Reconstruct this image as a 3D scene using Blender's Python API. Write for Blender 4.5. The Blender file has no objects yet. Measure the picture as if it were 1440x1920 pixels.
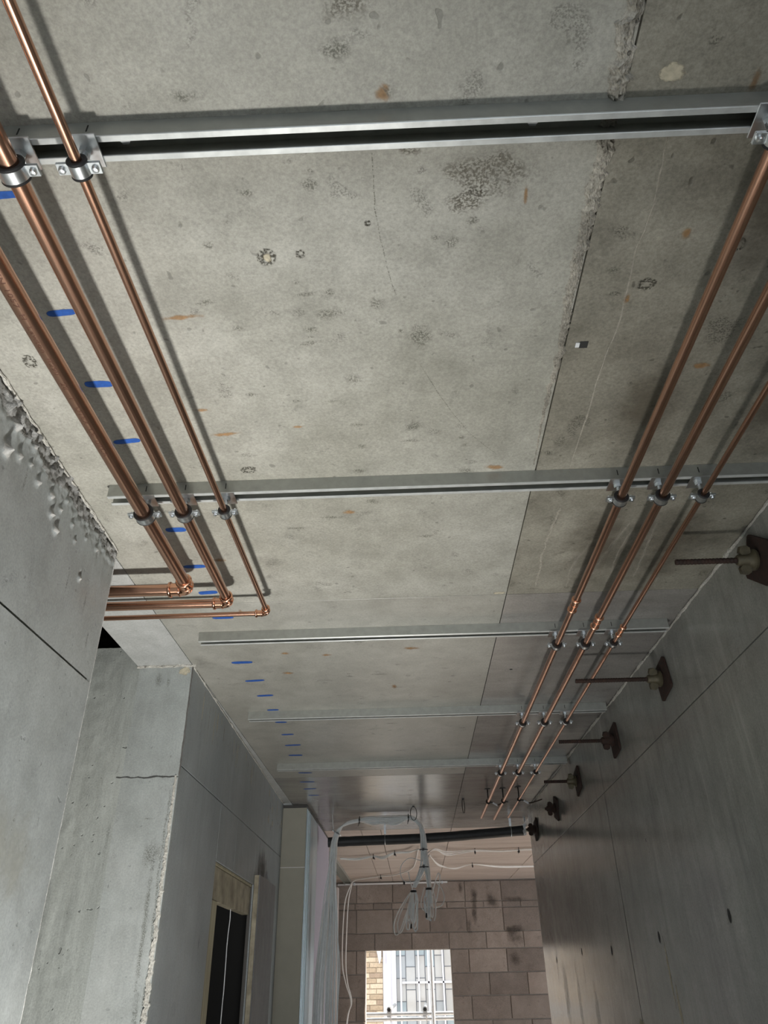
import bpy, bmesh, math, random
from mathutils import Vector, Matrix, noise as mnoise

random.seed(7)
SC = bpy.context.scene
COL = SC.collection
PI = math.pi
CAM_Z = 1.60            # eye height, metres
ZC = CAM_Z + 1.08       # soffit height, metres

# ------------------------------------------------------------------ camera
def camera():
    yaw, pitch, roll = -0.02712, 0.56638, -0.01901
    f0 = Vector((math.sin(yaw), math.cos(yaw), 0)); r0 = Vector((math.cos(yaw), -math.sin(yaw), 0)); u0 = Vector((0, 0, 1))
    f = math.cos(pitch) * f0 + math.sin(pitch) * u0
    u = -math.sin(pitch) * f0 + math.cos(pitch) * u0
    r = math.cos(roll) * r0 + math.sin(roll) * u
    u = -math.sin(roll) * r0 + math.cos(roll) * u
    cd = bpy.data.cameras.new('camera')
    cd.sensor_fit = 'HORIZONTAL'; cd.sensor_width = 36.0; cd.lens = 1374.0 / 1440.0 * 36.0
    cd.clip_start = 0.02; cd.clip_end = 200
    o = bpy.data.objects.new('camera', cd); COL.objects.link(o)
    m = Matrix((r, u, -f)).transposed().to_4x4()
    m.translation = Vector((0, 0, CAM_Z)); o.matrix_world = m
    SC.camera = o
camera()

# ------------------------------------------------------------------ world and exposure
def world():
    w = bpy.data.worlds.new('overcast_sky'); SC.world = w; w.use_nodes = True
    bg = w.node_tree.nodes['Background']
    bg.inputs['Color'].default_value = (0.86, 0.93, 1.0, 1); bg.inputs['Strength'].default_value = 3.1
world()
SC.view_settings.view_transform = 'Standard'; SC.view_settings.look = 'None'
SC.view_settings.gamma = 1.0; SC.view_settings.use_curve_mapping = False
SC.view_settings.exposure = 0.0
LAMP_POWER = 300.0
LAMP_POS = Vector((-0.22, 1.20, 0.30))
def sun():
    sd = bpy.data.lights.new('sun', 'SUN'); sd.energy = 16.0; sd.angle = math.radians(1.5); sd.color = (1.0, .88, .78)
    o = bpy.data.objects.new('sun', sd); COL.objects.link(o)
    o.rotation_euler = Vector((-1.0, -.22, -.62)).to_track_quat('-Z', 'Y').to_euler()
sun()

# ------------------------------------------------------------------ materials
class N:
    """tiny node-graph helper"""
    def __init__(s, name):
        s.m = bpy.data.materials.new(name); s.m.use_nodes = True
        s.t = s.m.node_tree; s.bsdf = s.t.nodes['Principled BSDF']; s.out = s.t.nodes['Material Output']
    def node(s, kind, **kw):
        n = s.t.nodes.new(kind)
        for k, v in kw.items(): setattr(n, k, v)
        return n
    def put(s, sock, v):
        if isinstance(v, bpy.types.NodeSocket): s.t.links.new(v, sock)
        elif v is not None: sock.default_value = v
    def pos(s, scale=(1, 1, 1)):
        g = s.node('ShaderNodeNewGeometry'); mp = s.node('ShaderNodeMapping')
        s.t.links.new(g.outputs['Position'], mp.inputs['Vector']); mp.inputs['Scale'].default_value = scale
        return mp.outputs['Vector']
    def noise(s, vec, scale, detail=4, rough=.55, dist=0.0):
        n = s.node('ShaderNodeTexNoise'); s.put(n.inputs['Vector'], vec)
        n.inputs['Scale'].default_value = scale; n.inputs['Detail'].default_value = detail
        n.inputs['Roughness'].default_value = rough; n.inputs['Distortion'].default_value = dist
        return n.outputs['Fac']
    def remap(s, v, a, b, c=0.0, d=1.0, smooth=False):
        n = s.node('ShaderNodeMapRange'); n.interpolation_type = 'SMOOTHSTEP' if smooth else 'LINEAR'
        s.put(n.inputs['Value'], v)
        for k, x in zip(('From Min', 'From Max', 'To Min', 'To Max'), (a, b, c, d)): s.put(n.inputs[k], x)
        return n.outputs['Result']
    def math(s, op, a, b=None):
        n = s.node('ShaderNodeMath', operation=op); s.put(n.inputs[0], a)
        if b is not None: s.put(n.inputs[1], b)
        return n.outputs[0]
    def mix(s, fac, a, b, mode='MIX'):
        n = s.node('ShaderNodeMix', data_type='RGBA', blend_type=mode)
        s.put(n.inputs[0], fac); s.put(n.inputs[6], a); s.put(n.inputs[7], b)
        return n.outputs[2]
    def bump(s, h, strength=.3, dist=.004):
        n = s.node('ShaderNodeBump'); s.put(n.inputs['Height'], h)
        n.inputs['Strength'].default_value = strength; n.inputs['Distance'].default_value = dist
        s.t.links.new(n.outputs['Normal'], s.bsdf.inputs['Normal'])
    def set(s, **kw):
        for k, v in kw.items(): s.put(s.bsdf.inputs[k.replace('_', ' ')], v)
        return s.m

def c4(c, k=1.0): return (c[0] * k, c[1] * k, c[2] * k, 1)

def concrete(name, c1, c2, rough=.6, stretch=(1, 1, 1), speck=.5, bump=.25, spec=.4, streak=0.0, grain=.14, dark=.55, mott=.16, rv=.09):
    n = N(name); p = n.pos(stretch)
    col = n.mix(n.remap(n.noise(p, 1.7, 5, .6, .3), .35, .65), c4(c1), c4(c2))
    mv = mott; mott = n.noise(p, 9, 8, .68)
    col = n.mix(1.0, col, n.mix(n.remap(mott, .3, .7), c4((1, 1, .985), 1 - mv), c4((1, 1, 1), 1 + mv * .65)), 'MULTIPLY')
    pf = n.pos()
    fine = n.noise(pf, 170, 3, .7)
    col = n.mix(1.0, col, n.mix(n.remap(fine, .3, .7), c4((1, 1, 1), 1 - grain), c4((1, 1, 1), 1 + grain)), 'MULTIPLY')
    sp = n.math('MULTIPLY', n.remap(n.noise(p, 13, 3, .5, .4), .62, .70, smooth=True), n.remap(n.noise(pf, 330, 2), .45, .6))
    col = n.mix(n.math('MULTIPLY', sp, speck), col, c4(c1, 1 - dark))
    pit = n.remap(n.noise(pf, 46, 1, .4), .74, .78)
    col = n.mix(n.math('MULTIPLY', pit, .6 * speck), col, c4(c1, .3))
    if streak:
        ps = n.pos((9, 9, .7)); s1 = n.noise(ps, 2.2, 6, .7)
        col = n.mix(n.math('MULTIPLY', n.remap(s1, .5, .72), streak), col, c4(c1, .55))
        col = n.mix(n.math('MULTIPLY', n.remap(s1, .42, .28), streak), col, c4(c2, 1.3))
    hgt = n.math('ADD', n.math('MULTIPLY', fine, .25), n.math('ADD', n.math('MULTIPLY', mott, .8), n.math('MULTIPLY', pit, -1.0)))
    n.bump(hgt, bump, .004)
    return n.set(Base_Color=col, Roughness=n.remap(mott, .3, .7, rough - rv, rough + rv), Specular_IOR_Level=spec)

def plain(name, c, rough=.5, metal=0.0, var=.12, scale=30, spec=.5, bump=0.0, c2=None, stretch=(1, 1, 1), rv=.05):
    n = N(name); f = n.noise(n.pos(stretch), scale, 5, .6)
    col = n.mix(n.remap(f, .3, .7), c4(c, 1 - var), c4(c2 or c, 1 + var))
    if bump: n.bump(f, bump, .002)
    return n.set(Base_Color=col, Roughness=n.remap(f, .3, .7, max(rough - rv, .02), rough + rv), Metallic=metal, Specular_IOR_Level=spec)

MT = {}
MT['ceil'] = concrete('soffit_concrete', (.30, .295, .258), (.385, .38, .345), .50, speck=.7, bump=.25, mott=.20, grain=.18)
MT['ceil_brown_dim'] = concrete('brown_dimmed_soffit', (.20, .187, .152), (.295, .282, .24), .52, speck=.9, bump=.35, grain=.22, mott=.3)  # brown pour, darkened further for the light falling off to the right
MT['ceil_far'] = concrete('smooth_soffit_concrete', (.205, .195, .185), (.27, .26, .245), .21, speck=.4, bump=.03, rv=.03, stretch=(.7, 1.7, 1), spec=.6)
MT['ceil_mid'] = concrete('sheen_soffit_concrete', (.285, .28, .25), (.36, .355, .325), .36, speck=.5, bump=.06, mott=.2, spec=.5, rv=.04)
MT['ceil_room'] = concrete('board_marked_soffit', (.46, .37, .32), (.56, .47, .42), .5, speck=.4, bump=.2, stretch=(.5, 4, 1))
MT['ceil_pale'] = concrete('pale_soffit_strip', (.37, .38, .375), (.43, .44, .435), .6, speck=.3)
MT['wall_l'] = concrete('grey_wall_concrete', (.295, .318, .322), (.365, .388, .388), .55, speck=.4, streak=.12, bump=.2)
MT['wall_col'] = concrete('blue_grey_concrete', (.325, .35, .345), (.395, .415, .41), .55, speck=.45, streak=.2)
MT['wall_rough'] = concrete('ribbed_rough_concrete', (.30, .322, .31), (.37, .392, .375), .65, stretch=(3, 3, .6), speck=.6, streak=.35, bump=.8)
MT['wall_l2'] = concrete('dark_grey_concrete', (.27, .297, .31), (.345, .372, .382), .45, speck=.4, streak=.25)
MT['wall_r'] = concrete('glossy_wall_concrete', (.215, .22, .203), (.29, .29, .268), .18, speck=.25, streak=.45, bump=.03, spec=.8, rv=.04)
MT['fin'] = concrete('crumbly_mortar', (.40, .39, .36), (.55, .54, .50), .85, speck=.9, bump=1.0, grain=.3)
MT['ridge'] = concrete('dirty_mortar_ridge', (.30, .28, .24), (.42, .40, .355), .85, speck=1.0, bump=1.0, grain=.4, mott=.45)
MT['honeycomb'] = concrete('honeycombed_edge', (.17, .17, .165), (.42, .425, .42), .85, speck=1.0, bump=1.0, grain=.4, mott=.5)
MT['lump'] = concrete('grout_lump', (.42, .42, .41), (.52, .52, .51), .6, speck=.3, bump=.6)
MT['floor'] = concrete('floor_screed', (.33, .32, .30), (.42, .41, .38), .7)
MT['ground'] = concrete('pale_paving', (.55, .52, .48), (.65, .62, .57), .8)
MT['void'] = plain('painted_void_dark', (.03, .03, .03), .9)  # near-black stands for the shade inside voids, holes and the door room
MT['joint'] = plain('joint_shadow_gap', (.11, .105, .10), .9)
MT['copper'] = plain('bare_copper', (.63, .375, .27), .245, 1.0, .06, 7, rv=.01, c2=(.60, .34, .235), stretch=(1, .35, 1))
MT['copper_fit'] = plain('bright_copper_fitting', (.80, .44, .29), .16, 1.0, .08, 14)
MT['engrave'] = plain('engraved_lettering', (.10, .04, .022), .6, .2, .1)
MT['galv'] = plain('galvanised_steel', (.35, .358, .33), .38, .55, .10, 40)
MT['galv_in'] = plain('galvanised_flank', (.36, .37, .36), .5, .75, .15, 25)
MT['lip'] = plain('painted_highlight_lip', (.56, .58, .575), .36, .4, .14, 30, rv=.03)  # lips coloured paler than the channel to stand for their highlights
MT['zinc'] = plain('bright_zinc', (.72, .75, .77), .32, 1.0, .08, 60, rv=.02)
MT['rubber'] = plain('black_rubber', (.014, .014, .015), .6)
MT['black'] = plain('black_plastic', (.012, .012, .013), .45)
MT['ink'] = plain('marker_ink', (.01, .01, .01), .8)
MT['rust'] = plain('rusted_steel', (.020, .011, .008), .85, .0, .3, 60, bump=.4, c2=(.032, .015, .010))
MT['brass'] = plain('dull_cast_iron_nut', (.085, .073, .045), .55, .3, .25, 60, bump=.3)
MT['foam'] = plain('black_pipe_insulation', (.022, .024, .026), .55, 0, .3, 20)
MT['cable'] = plain('pale_grey_cable', (.74, .77, .78), .42, 0, .06)
MT['cable_w'] = plain('white_cable', (.80, .77, .74), .42, 0, .05)
MT['tan'] = plain('tan_plasterboard', (.40, .385, .32), .8, 0, .05, 12)
MT['purple'] = plain('lilac_plasterboard', (.44, .41, .48), .8, 0, .05, 12)
MT['stud'] = plain('blue_grey_stud', (.50, .58, .62), .38, .7, .08, 20)
MT['white'] = plain('white_paint', (.80, .78, .78), .5, 0, .03)
MT['pinkwhite'] = plain('bare_board_edge', (.66, .58, .55), .7, 0, .05)
MT['timber'] = plain('raw_timber', (.33, .30, .21), .7, 0, .2, 8, stretch=(6, 6, .5), c2=(.42, .38, .26))
MT['ply'] = plain('stained_plywood', (.30, .26, .185), .7, 0, .25, 12, c2=(.40, .36, .27))
MT['filmply'] = concrete('scuffed_film_ply', (.13, .13, .135), (.19, .19, .195), .4, streak=.5, speck=.2, bump=.1)
MT['string'] = plain('white_string', (.7, .72, .75), .7)
MT['mortar'] = plain('block_mortar', (.30, .27, .245), .9, 0, .15, 40, bump=.4)
MT['brickmortar'] = plain('pale_brick_mortar', (.68, .60, .48), .9, 0, .1, 40)
BLOCKS = [concrete('concrete_block_%d' % i, tuple(c * k for c in (.275, .22, .19)), tuple(c * k for c in (.35, .29, .255)), .85, speck=.7, bump=.6, grain=.25)
          for i, k in enumerate((1.0, .86, 1.12, .74))]
BRICKS = [plain('stock_brick_%d' % i, c, .85, 0, .2, 45, bump=.4) for i, c in enumerate(((.56, .44, .31), (.45, .34, .23), (.63, .51, .37), (.38, .28, .20)))]
MT['upvc'] = plain('white_window_frame', (.74, .73, .78), .35, 0, .02)
MT['lead'] = plain('lead_came', (.13, .14, .16), .5, .3, .05)
GLASS = [plain('grey_window_pane_%d' % i, c, .1, 0, .06, 3, spec=.8) for i, c in enumerate(((.44, .43, .41), (.36, .38, .39), (.50, .48, .45), (.33, .39, .41)))]
MT['scaff'] = plain('scaffold_tube', (.55, .56, .57), .4, .8, .12, 20)

def decal_mat(name, col, strength, speck=None, edge=.45, wob=1.0, ring=False, freq=55, rough=.8, square=False):
    """a thin deposit on the surface with a ragged outline: colour where the deposit is, bare below elsewhere"""
    n = N(name)
    uv = n.node('ShaderNodeTexCoord').outputs['UV']
    vm = n.node('ShaderNodeVectorMath', operation='LENGTH'); n.put(vm.inputs[0], uv)
    r = vm.outputs['Value']; p = n.pos()
    if square:
        sx = n.node('ShaderNodeSeparateXYZ'); n.put(sx.inputs[0], uv)
        r = n.math('POWER', n.math('ADD', n.math('POWER', n.math('ABSOLUTE', sx.outputs[0]), 5.0), n.math('POWER', n.math('ABSOLUTE', sx.outputs[1]), 2.2)), .5)
    if ring: r = n.math('ADD', n.math('ABSOLUTE', n.math('SUBTRACT', r, .62)), .55)
    d = n.math('ADD', n.math('SUBTRACT', 1.0, r), n.math('MULTIPLY', n.math('SUBTRACT', n.noise(p, freq, 4, .6), .55), wob))
    a = n.remap(d, 0.0, edge, smooth=True)
    if speck: a = n.math('MULTIPLY', a, n.remap(n.noise(p, speck, 2), .42, .58))
    a = n.math('MULTIPLY', a, strength)
    n.set(Base_Color=n.mix(n.remap(n.noise(p, 90, 3), .3, .7), c4(col, .8), c4(col, 1.2)), Roughness=rough)
    tr = n.node('ShaderNodeBsdfTransparent'); mx = n.node('ShaderNodeMixShader')
    n.put(mx.inputs[0], a); n.t.links.new(tr.outputs[0], mx.inputs[1]); n.t.links.new(n.bsdf.outputs[0], mx.inputs[2])
    n.t.links.new(mx.outputs[0], n.out.inputs['Surface'])
    return n.m
DM = {
    'blue': decal_mat('blue_spray_paint', (.015, .085, .36), .96, None, .22, .35, square=True),
    'dark': decal_mat('dark_speckled_stain', (.13, .13, .10), .5, 300, .8, 1.5),
    'big': decal_mat('damp_shade_patch', (.16, .14, .105), .55, 260, .7, 1.6, freq=30),
    'ring': decal_mat('pitted_ring', (.07, .065, .05), .85, 200, .3, .8, ring=True),
    'rust': decal_mat('rust_streak', (.40, .21, .07), .55, None, .7, 1.4),
    'pale': decal_mat('pale_mortar_mark', (.55, .50, .38), .85, None, .35, 1.3),
    'lime': decal_mat('lime_streak', (.50, .47, .40), .55, None, .9, 1.6, freq=40),
    'worn': decal_mat('weathered_patch', (.36, .36, .32), .4, None, .9, 1.8, freq=14),
    'brown': decal_mat('brown_soffit_patch', (.13, .112, .082), .6, None, 1.0, 1.3, freq=11),
    'seam': decal_mat('open_seam', (.06, .06, .058), .8, None, .6, 1.2),
    'wet_shade': decal_mat('damp_shade_stain', (.10, .08, .065), .6, None, 1.0, 2.2, freq=9),  # damp on the blocks, and the painted shadow above the plywood sheet
    'scrape': decal_mat('pale_patch', (.50, .50, .46), .45, 200, .7, 1.4, freq=18),
}

# ------------------------------------------------------------------ geometry helpers
class MB:
    def __init__(s): s.v = []; s.f = []
    def add(s, v, f):
        b = len(s.v); s.v += [tuple(p) for p in v]; s.f += [tuple(i + b for i in q) for q in f]; return s
    def box(s, x0, x1, y0, y1, z0, z1, fn=None, c=0.0):
        if c:
            bm = bmesh.new(); bmesh.ops.create_cube(bm, size=1)
            for v in bm.verts: v.co = Vector(((x0 + x1) / 2 + v.co.x * (x1 - x0), (y0 + y1) / 2 + v.co.y * (y1 - y0), (z0 + z1) / 2 + v.co.z * (z1 - z0)))
            bmesh.ops.bevel(bm, geom=bm.edges[:], offset=c, segments=1, affect='EDGES')
            bm.verts.index_update(); vs = [tuple(v.co) for v in bm.verts]; fs = [[v.index for v in f.verts] for f in bm.faces]; bm.free()
        else:
            vs = [(x, y, z) for z in (z0, z1) for (x, y) in ((x0, y0), (x1, y0), (x1, y1), (x0, y1))]
            fs = [(3, 2, 1, 0), (4, 5, 6, 7), (0, 1, 5, 4), (1, 2, 6, 5), (2, 3, 7, 6), (3, 0, 4, 7)]
        if fn: vs = [fn(*p) for p in vs]
        return s.add(vs, fs)
    def tube(s, pts, r, n=10, cap=True, closed=False):
        pts = [Vector(p) for p in pts]; m = len(pts)
        rs = r if isinstance(r, (list, tuple)) else [r] * m
        tan = []
        for i in range(m):
            a = pts[(i - 1) % m] if (closed or i) else pts[0]; b = pts[(i + 1) % m] if (closed or i < m - 1) else pts[-1]
            t = (b - a); tan.append(t.normalized() if t.length > 1e-9 else Vector((0, 0, 1)))
        up = Vector((0, 0, 1)) if abs(tan[0].z) < .9 else Vector((1, 0, 0))
        nx = tan[0].cross(up).normalized(); vs = []
        for i in range(m):
            nx = (nx - tan[i] * nx.dot(tan[i])).normalized(); ny = tan[i].cross(nx)
            for k in range(n):
                a = 2 * PI * k / n
                vs.append(pts[i] + (nx * math.cos(a) + ny * math.sin(a)) * rs[i])
        fs = []
        for i in range(m if closed else m - 1):
            j = (i + 1) % m
            for k in range(n):
                l = (k + 1) % n
                fs.append((i * n + k, i * n + l, j * n + l, j * n + k))
        if cap and not closed:
            fs.append(tuple(range(n - 1, -1, -1))); fs.append(tuple((m - 1) * n + k for k in range(n)))
        return s.add(vs, fs)
    def lathe(s, prof, origin, axis, n=24, cap=True):
        """prof: (distance along axis, radius)"""
        o = Vector(origin); a = Vector(axis).normalized()
        up = Vector((0, 0, 1)) if abs(a.z) < .9 else Vector((1, 0, 0))
        e1 = a.cross(up).normalized(); e2 = a.cross(e1); vs = []; fs = []
        for (d, r) in prof:
            for k in range(n):
                t = 2 * PI * k / n
                vs.append(o + a * d + (e1 * math.cos(t) + e2 * math.sin(t)) * r)
        for i in range(len(prof) - 1):
            for k in range(n):
                l = (k + 1) % n; fs.append((i * n + k, i * n + l, (i + 1) * n + l, (i + 1) * n + k))
        if cap:
            fs.append(tuple(range(n - 1, -1, -1))); fs.append(tuple((len(prof) - 1) * n + k for k in range(n)))
        return s.add(vs, fs)
    def prism(s, poly, a, b, plane='yz'):
        """poly in a plane extruded from a to b along the remaining axis"""
        def P(u, v, w): return {'yz': (w, u, v), 'xz': (u, w, v), 'xy': (u, v, w)}[plane]
        n = len(poly); vs = [P(u, v, a) for u, v in poly] + [P(u, v, b) for u, v in poly]
        fs = [(i, (i + 1) % n, n + (i + 1) % n, n + i) for i in range(n)] + [tuple(range(n - 1, -1, -1)), tuple(range(n, 2 * n))]
        return s.add(vs, fs)
    def build(s, name, mat, parent=None, smooth=False, fix=True):
        me = bpy.data.meshes.new(name); me.from_pydata(s.v, [], s.f)
        if fix:
            bm = bmesh.new(); bm.from_mesh(me); bmesh.ops.recalc_face_normals(bm, faces=bm.faces[:]); bm.to_mesh(me); bm.free()
        if mat is not None: me.materials.append(MT[mat] if isinstance(mat, str) else mat)
        if smooth:
            me.polygons.foreach_set('use_smooth', [True] * len(me.polygons))
            try: me.set_sharp_from_angle(angle=math.radians(smooth if smooth is not True else 42))
            except Exception: pass
        o = bpy.data.objects.new(name, me); COL.objects.link(o); o.parent = parent
        return o

def empty(name, loc=(0, 0, 0), label=None, cat=None, group=None):
    o = bpy.data.objects.new(name, None); COL.objects.link(o); o.location = loc; o.empty_display_size = .05
    return tag(o, label, cat, group)
def tag(o, label=None, cat=None, group=None, kind=None):
    if label: o['label'] = label
    if cat: o['category'] = cat
    if group: o['group'] = group
    if kind: o['kind'] = kind
    return o
def struct(o, label=None, cat=None):
    o['kind'] = 'structure'
    return tag(o, label, cat)
def copy_tree(o, parent=None):
    c = o.copy(); COL.objects.link(c); c.parent = parent
    for ch in o.children: copy_tree(ch, c)
    return c
def spline(pts, n=8):
    """Catmull-Rom through the points"""
    P = [Vector(p) for p in pts]; P = [P[0] * 2 - P[1]] + P + [P[-1] * 2 - P[-2]]; out = []
    for i in range(1, len(P) - 2):
        a, b, c, d = P[i - 1:i + 3]
        for k in range(n):
            t = k / n
            out.append(.5 * ((2 * b) + (c - a) * t + (2 * a - 5 * b + 4 * c - d) * t * t + (3 * b - a - 3 * c + d) * t ** 3))
    out.append(P[-2]); return out
def nz(x, y=0.0, z=0.0): return mnoise.noise(Vector((x, y, z)))

def panel(name, fn, quad, thick, mat, parent, gap=.002, ch=.003):
    """a cast panel: quad of (u, v) corners on a surface fn(u, v, depth); depth 0 is the face, positive goes into the wall"""
    cu = sum(q[0] for q in quad) / 4; cv = sum(q[1] for q in quad) / 4
    def inset(d):
        return [(u - d * (1 if u > cu else -1), v - d * (1 if v > cv else -1)) for u, v in quad]
    rings = [[fn(u, v, 0.0) for u, v in inset(gap + ch)], [fn(u, v, ch) for u, v in inset(gap)], [fn(u, v, thick) for u, v in inset(gap)]]
    vs = sum(rings, []); fs = [(0, 1, 2, 3), (11, 10, 9, 8)]
    for r in (0, 1):
        for i in range(4):
            j = (i + 1) % 4; fs.append((r * 4 + i, r * 4 + j, r * 4 + 4 + j, r * 4 + 4 + i))
    return MB().add(vs, fs).build(name, mat, parent)

def decal(parent, name, fn, u, v, hu, hv, mat, rot=0.0):
    """flat ragged mark of half size hu x hv lying 0.6 mm off a surface fn(u, v, depth)"""
    c, s = math.cos(rot), math.sin(rot); vs = []; uvs = []
    for a, b in ((-1, -1), (1, -1), (1, 1), (-1, 1)):
        vs.append(fn(u + a * hu * c - b * hv * s, v + a * hu * s + b * hv * c, -.0006)); uvs.append((a, b))
    return strip_mesh(name, vs, [(0, 1, 2, 3)], [uvs], mat, parent)
def strip_mesh(name, vs, fs, uvs, mat, parent):
    me = bpy.data.meshes.new(name); me.from_pydata([tuple(p) for p in vs], [], fs)
    ul = me.uv_layers.new(name='UVMap'); k = 0
    for q in uvs:
        for t in q: ul.data[k].uv = t; k += 1
    me.materials.append(mat); o = bpy.data.objects.new(name, me); COL.objects.link(o); o.parent = parent
    return o
def ribbon(parent, name, fn, pts, w, mat):
    """a long thin mark following points on a surface"""
    pts = [Vector((a, b, 0)) for a, b in pts]; P = spline(pts, 6); m = len(P); vs = []; fs = []; uvs = []
    for i, p in enumerate(P):
        t = (P[min(i + 1, m - 1)] - P[max(i - 1, 0)]).normalized(); nrm = Vector((-t.y, t.x, 0))
        ww = w * (.6 + .5 * abs(nz(i * .37, w * 90))); p = p + nrm * nz(i * .5, 4.2) * w
        for sgn in (-1, 1): q = p + nrm * ww * sgn; vs.append(fn(q.x, q.y, -.0006))
    for i in range(m - 1):
        fs.append((2 * i, 2 * i + 1, 2 * i + 3, 2 * i + 2))
        a = -.92 + 1.84 * i / (m - 1); b = -.92 + 1.84 * (i + 1) / (m - 1)
        uvs.append([(a * abs(a) ** 6, -1), (a * abs(a) ** 6, 1), (b * abs(b) ** 6, 1), (b * abs(b) ** 6, -1)])
    return strip_mesh(name, vs, fs, uvs, mat, parent)
def crumb(name, path, w, h, mat, parent, nseg=6, freq=30, seed=0.0, taper=None):
    """crumbly ridge of spilt mortar along a path; path(t) gives (centre, side vector, out vector)"""
    cnt = max(8, int(freq)); vs = []; fs = []; k = nseg + 1
    for i in range(cnt + 1):
        t = i / cnt; c, sd, od = path(t); tp = taper(t) if taper else 1.0
        off = nz(i * .21, seed) * w * .6
        for j in range(k):
            a = -1 + 2 * j / nseg
            hh = max(0.0, (1 - a * a)) * h * tp * (.45 + 1.1 * abs(nz(i * .63, j * .8, seed)) + .5 * nz(i * 1.9, j * 2.1, seed + 5))
            ww = w * tp * (.6 + .7 * abs(nz(i * .45, seed + 9)))
            vs.append(c + sd * (a * ww + off * tp) + od * (hh - (0.001 if abs(a) == 1 else 0)))
    for i in range(cnt):
        for j in range(nseg): fs.append((i * k + j, i * k + j + 1, (i + 1) * k + j + 1, (i + 1) * k + j))
    return MB().add(vs, fs).build(name, mat, parent, fix=False)

# ------------------------------------------------------------------ surfaces of the place
XR = lambda y: 1.045 - .0255 * y          # right-hand wall face
XL = lambda y: -.800 - .0217 * y          # left-hand wall face
f_ceil = lambda x, y, d: Vector((x, y, ZC + d))
f_right = lambda y, z, d: Vector((XR(y) + d, y, z))
f_left = lambda y, z, d: Vector((XL(y) - d, y, z))
Y_STEP = 2.80                              # wall face that stands across the riser recess
f_step = lambda x, z, d: Vector((x, Y_STEP + d, z))
Y_FAR = 10.85
f_far = lambda x, z, d: Vector((x, Y_FAR + d, z))
Y_NEAR_END, Y_LEFT_END, Y_RIGHT_END = 1.86, 5.60, 6.00
Y_BACK = -2.6
ROOM_X0, ROOM_X1 = -1.08, 3.6

# ---------------- floor
fl = MB().box(-3.2, ROOM_X1 + .2, Y_BACK, Y_FAR + .2, -.2, 0).build('floor', 'floor')
struct(fl, 'grey screeded concrete floor of the passage', 'floor')
gr = MB().box(-14, 16, Y_FAR + .2, 30, -.25, -.05).build('ground', 'ground')
struct(gr, 'pale paving outside the far opening', 'ground')

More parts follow.
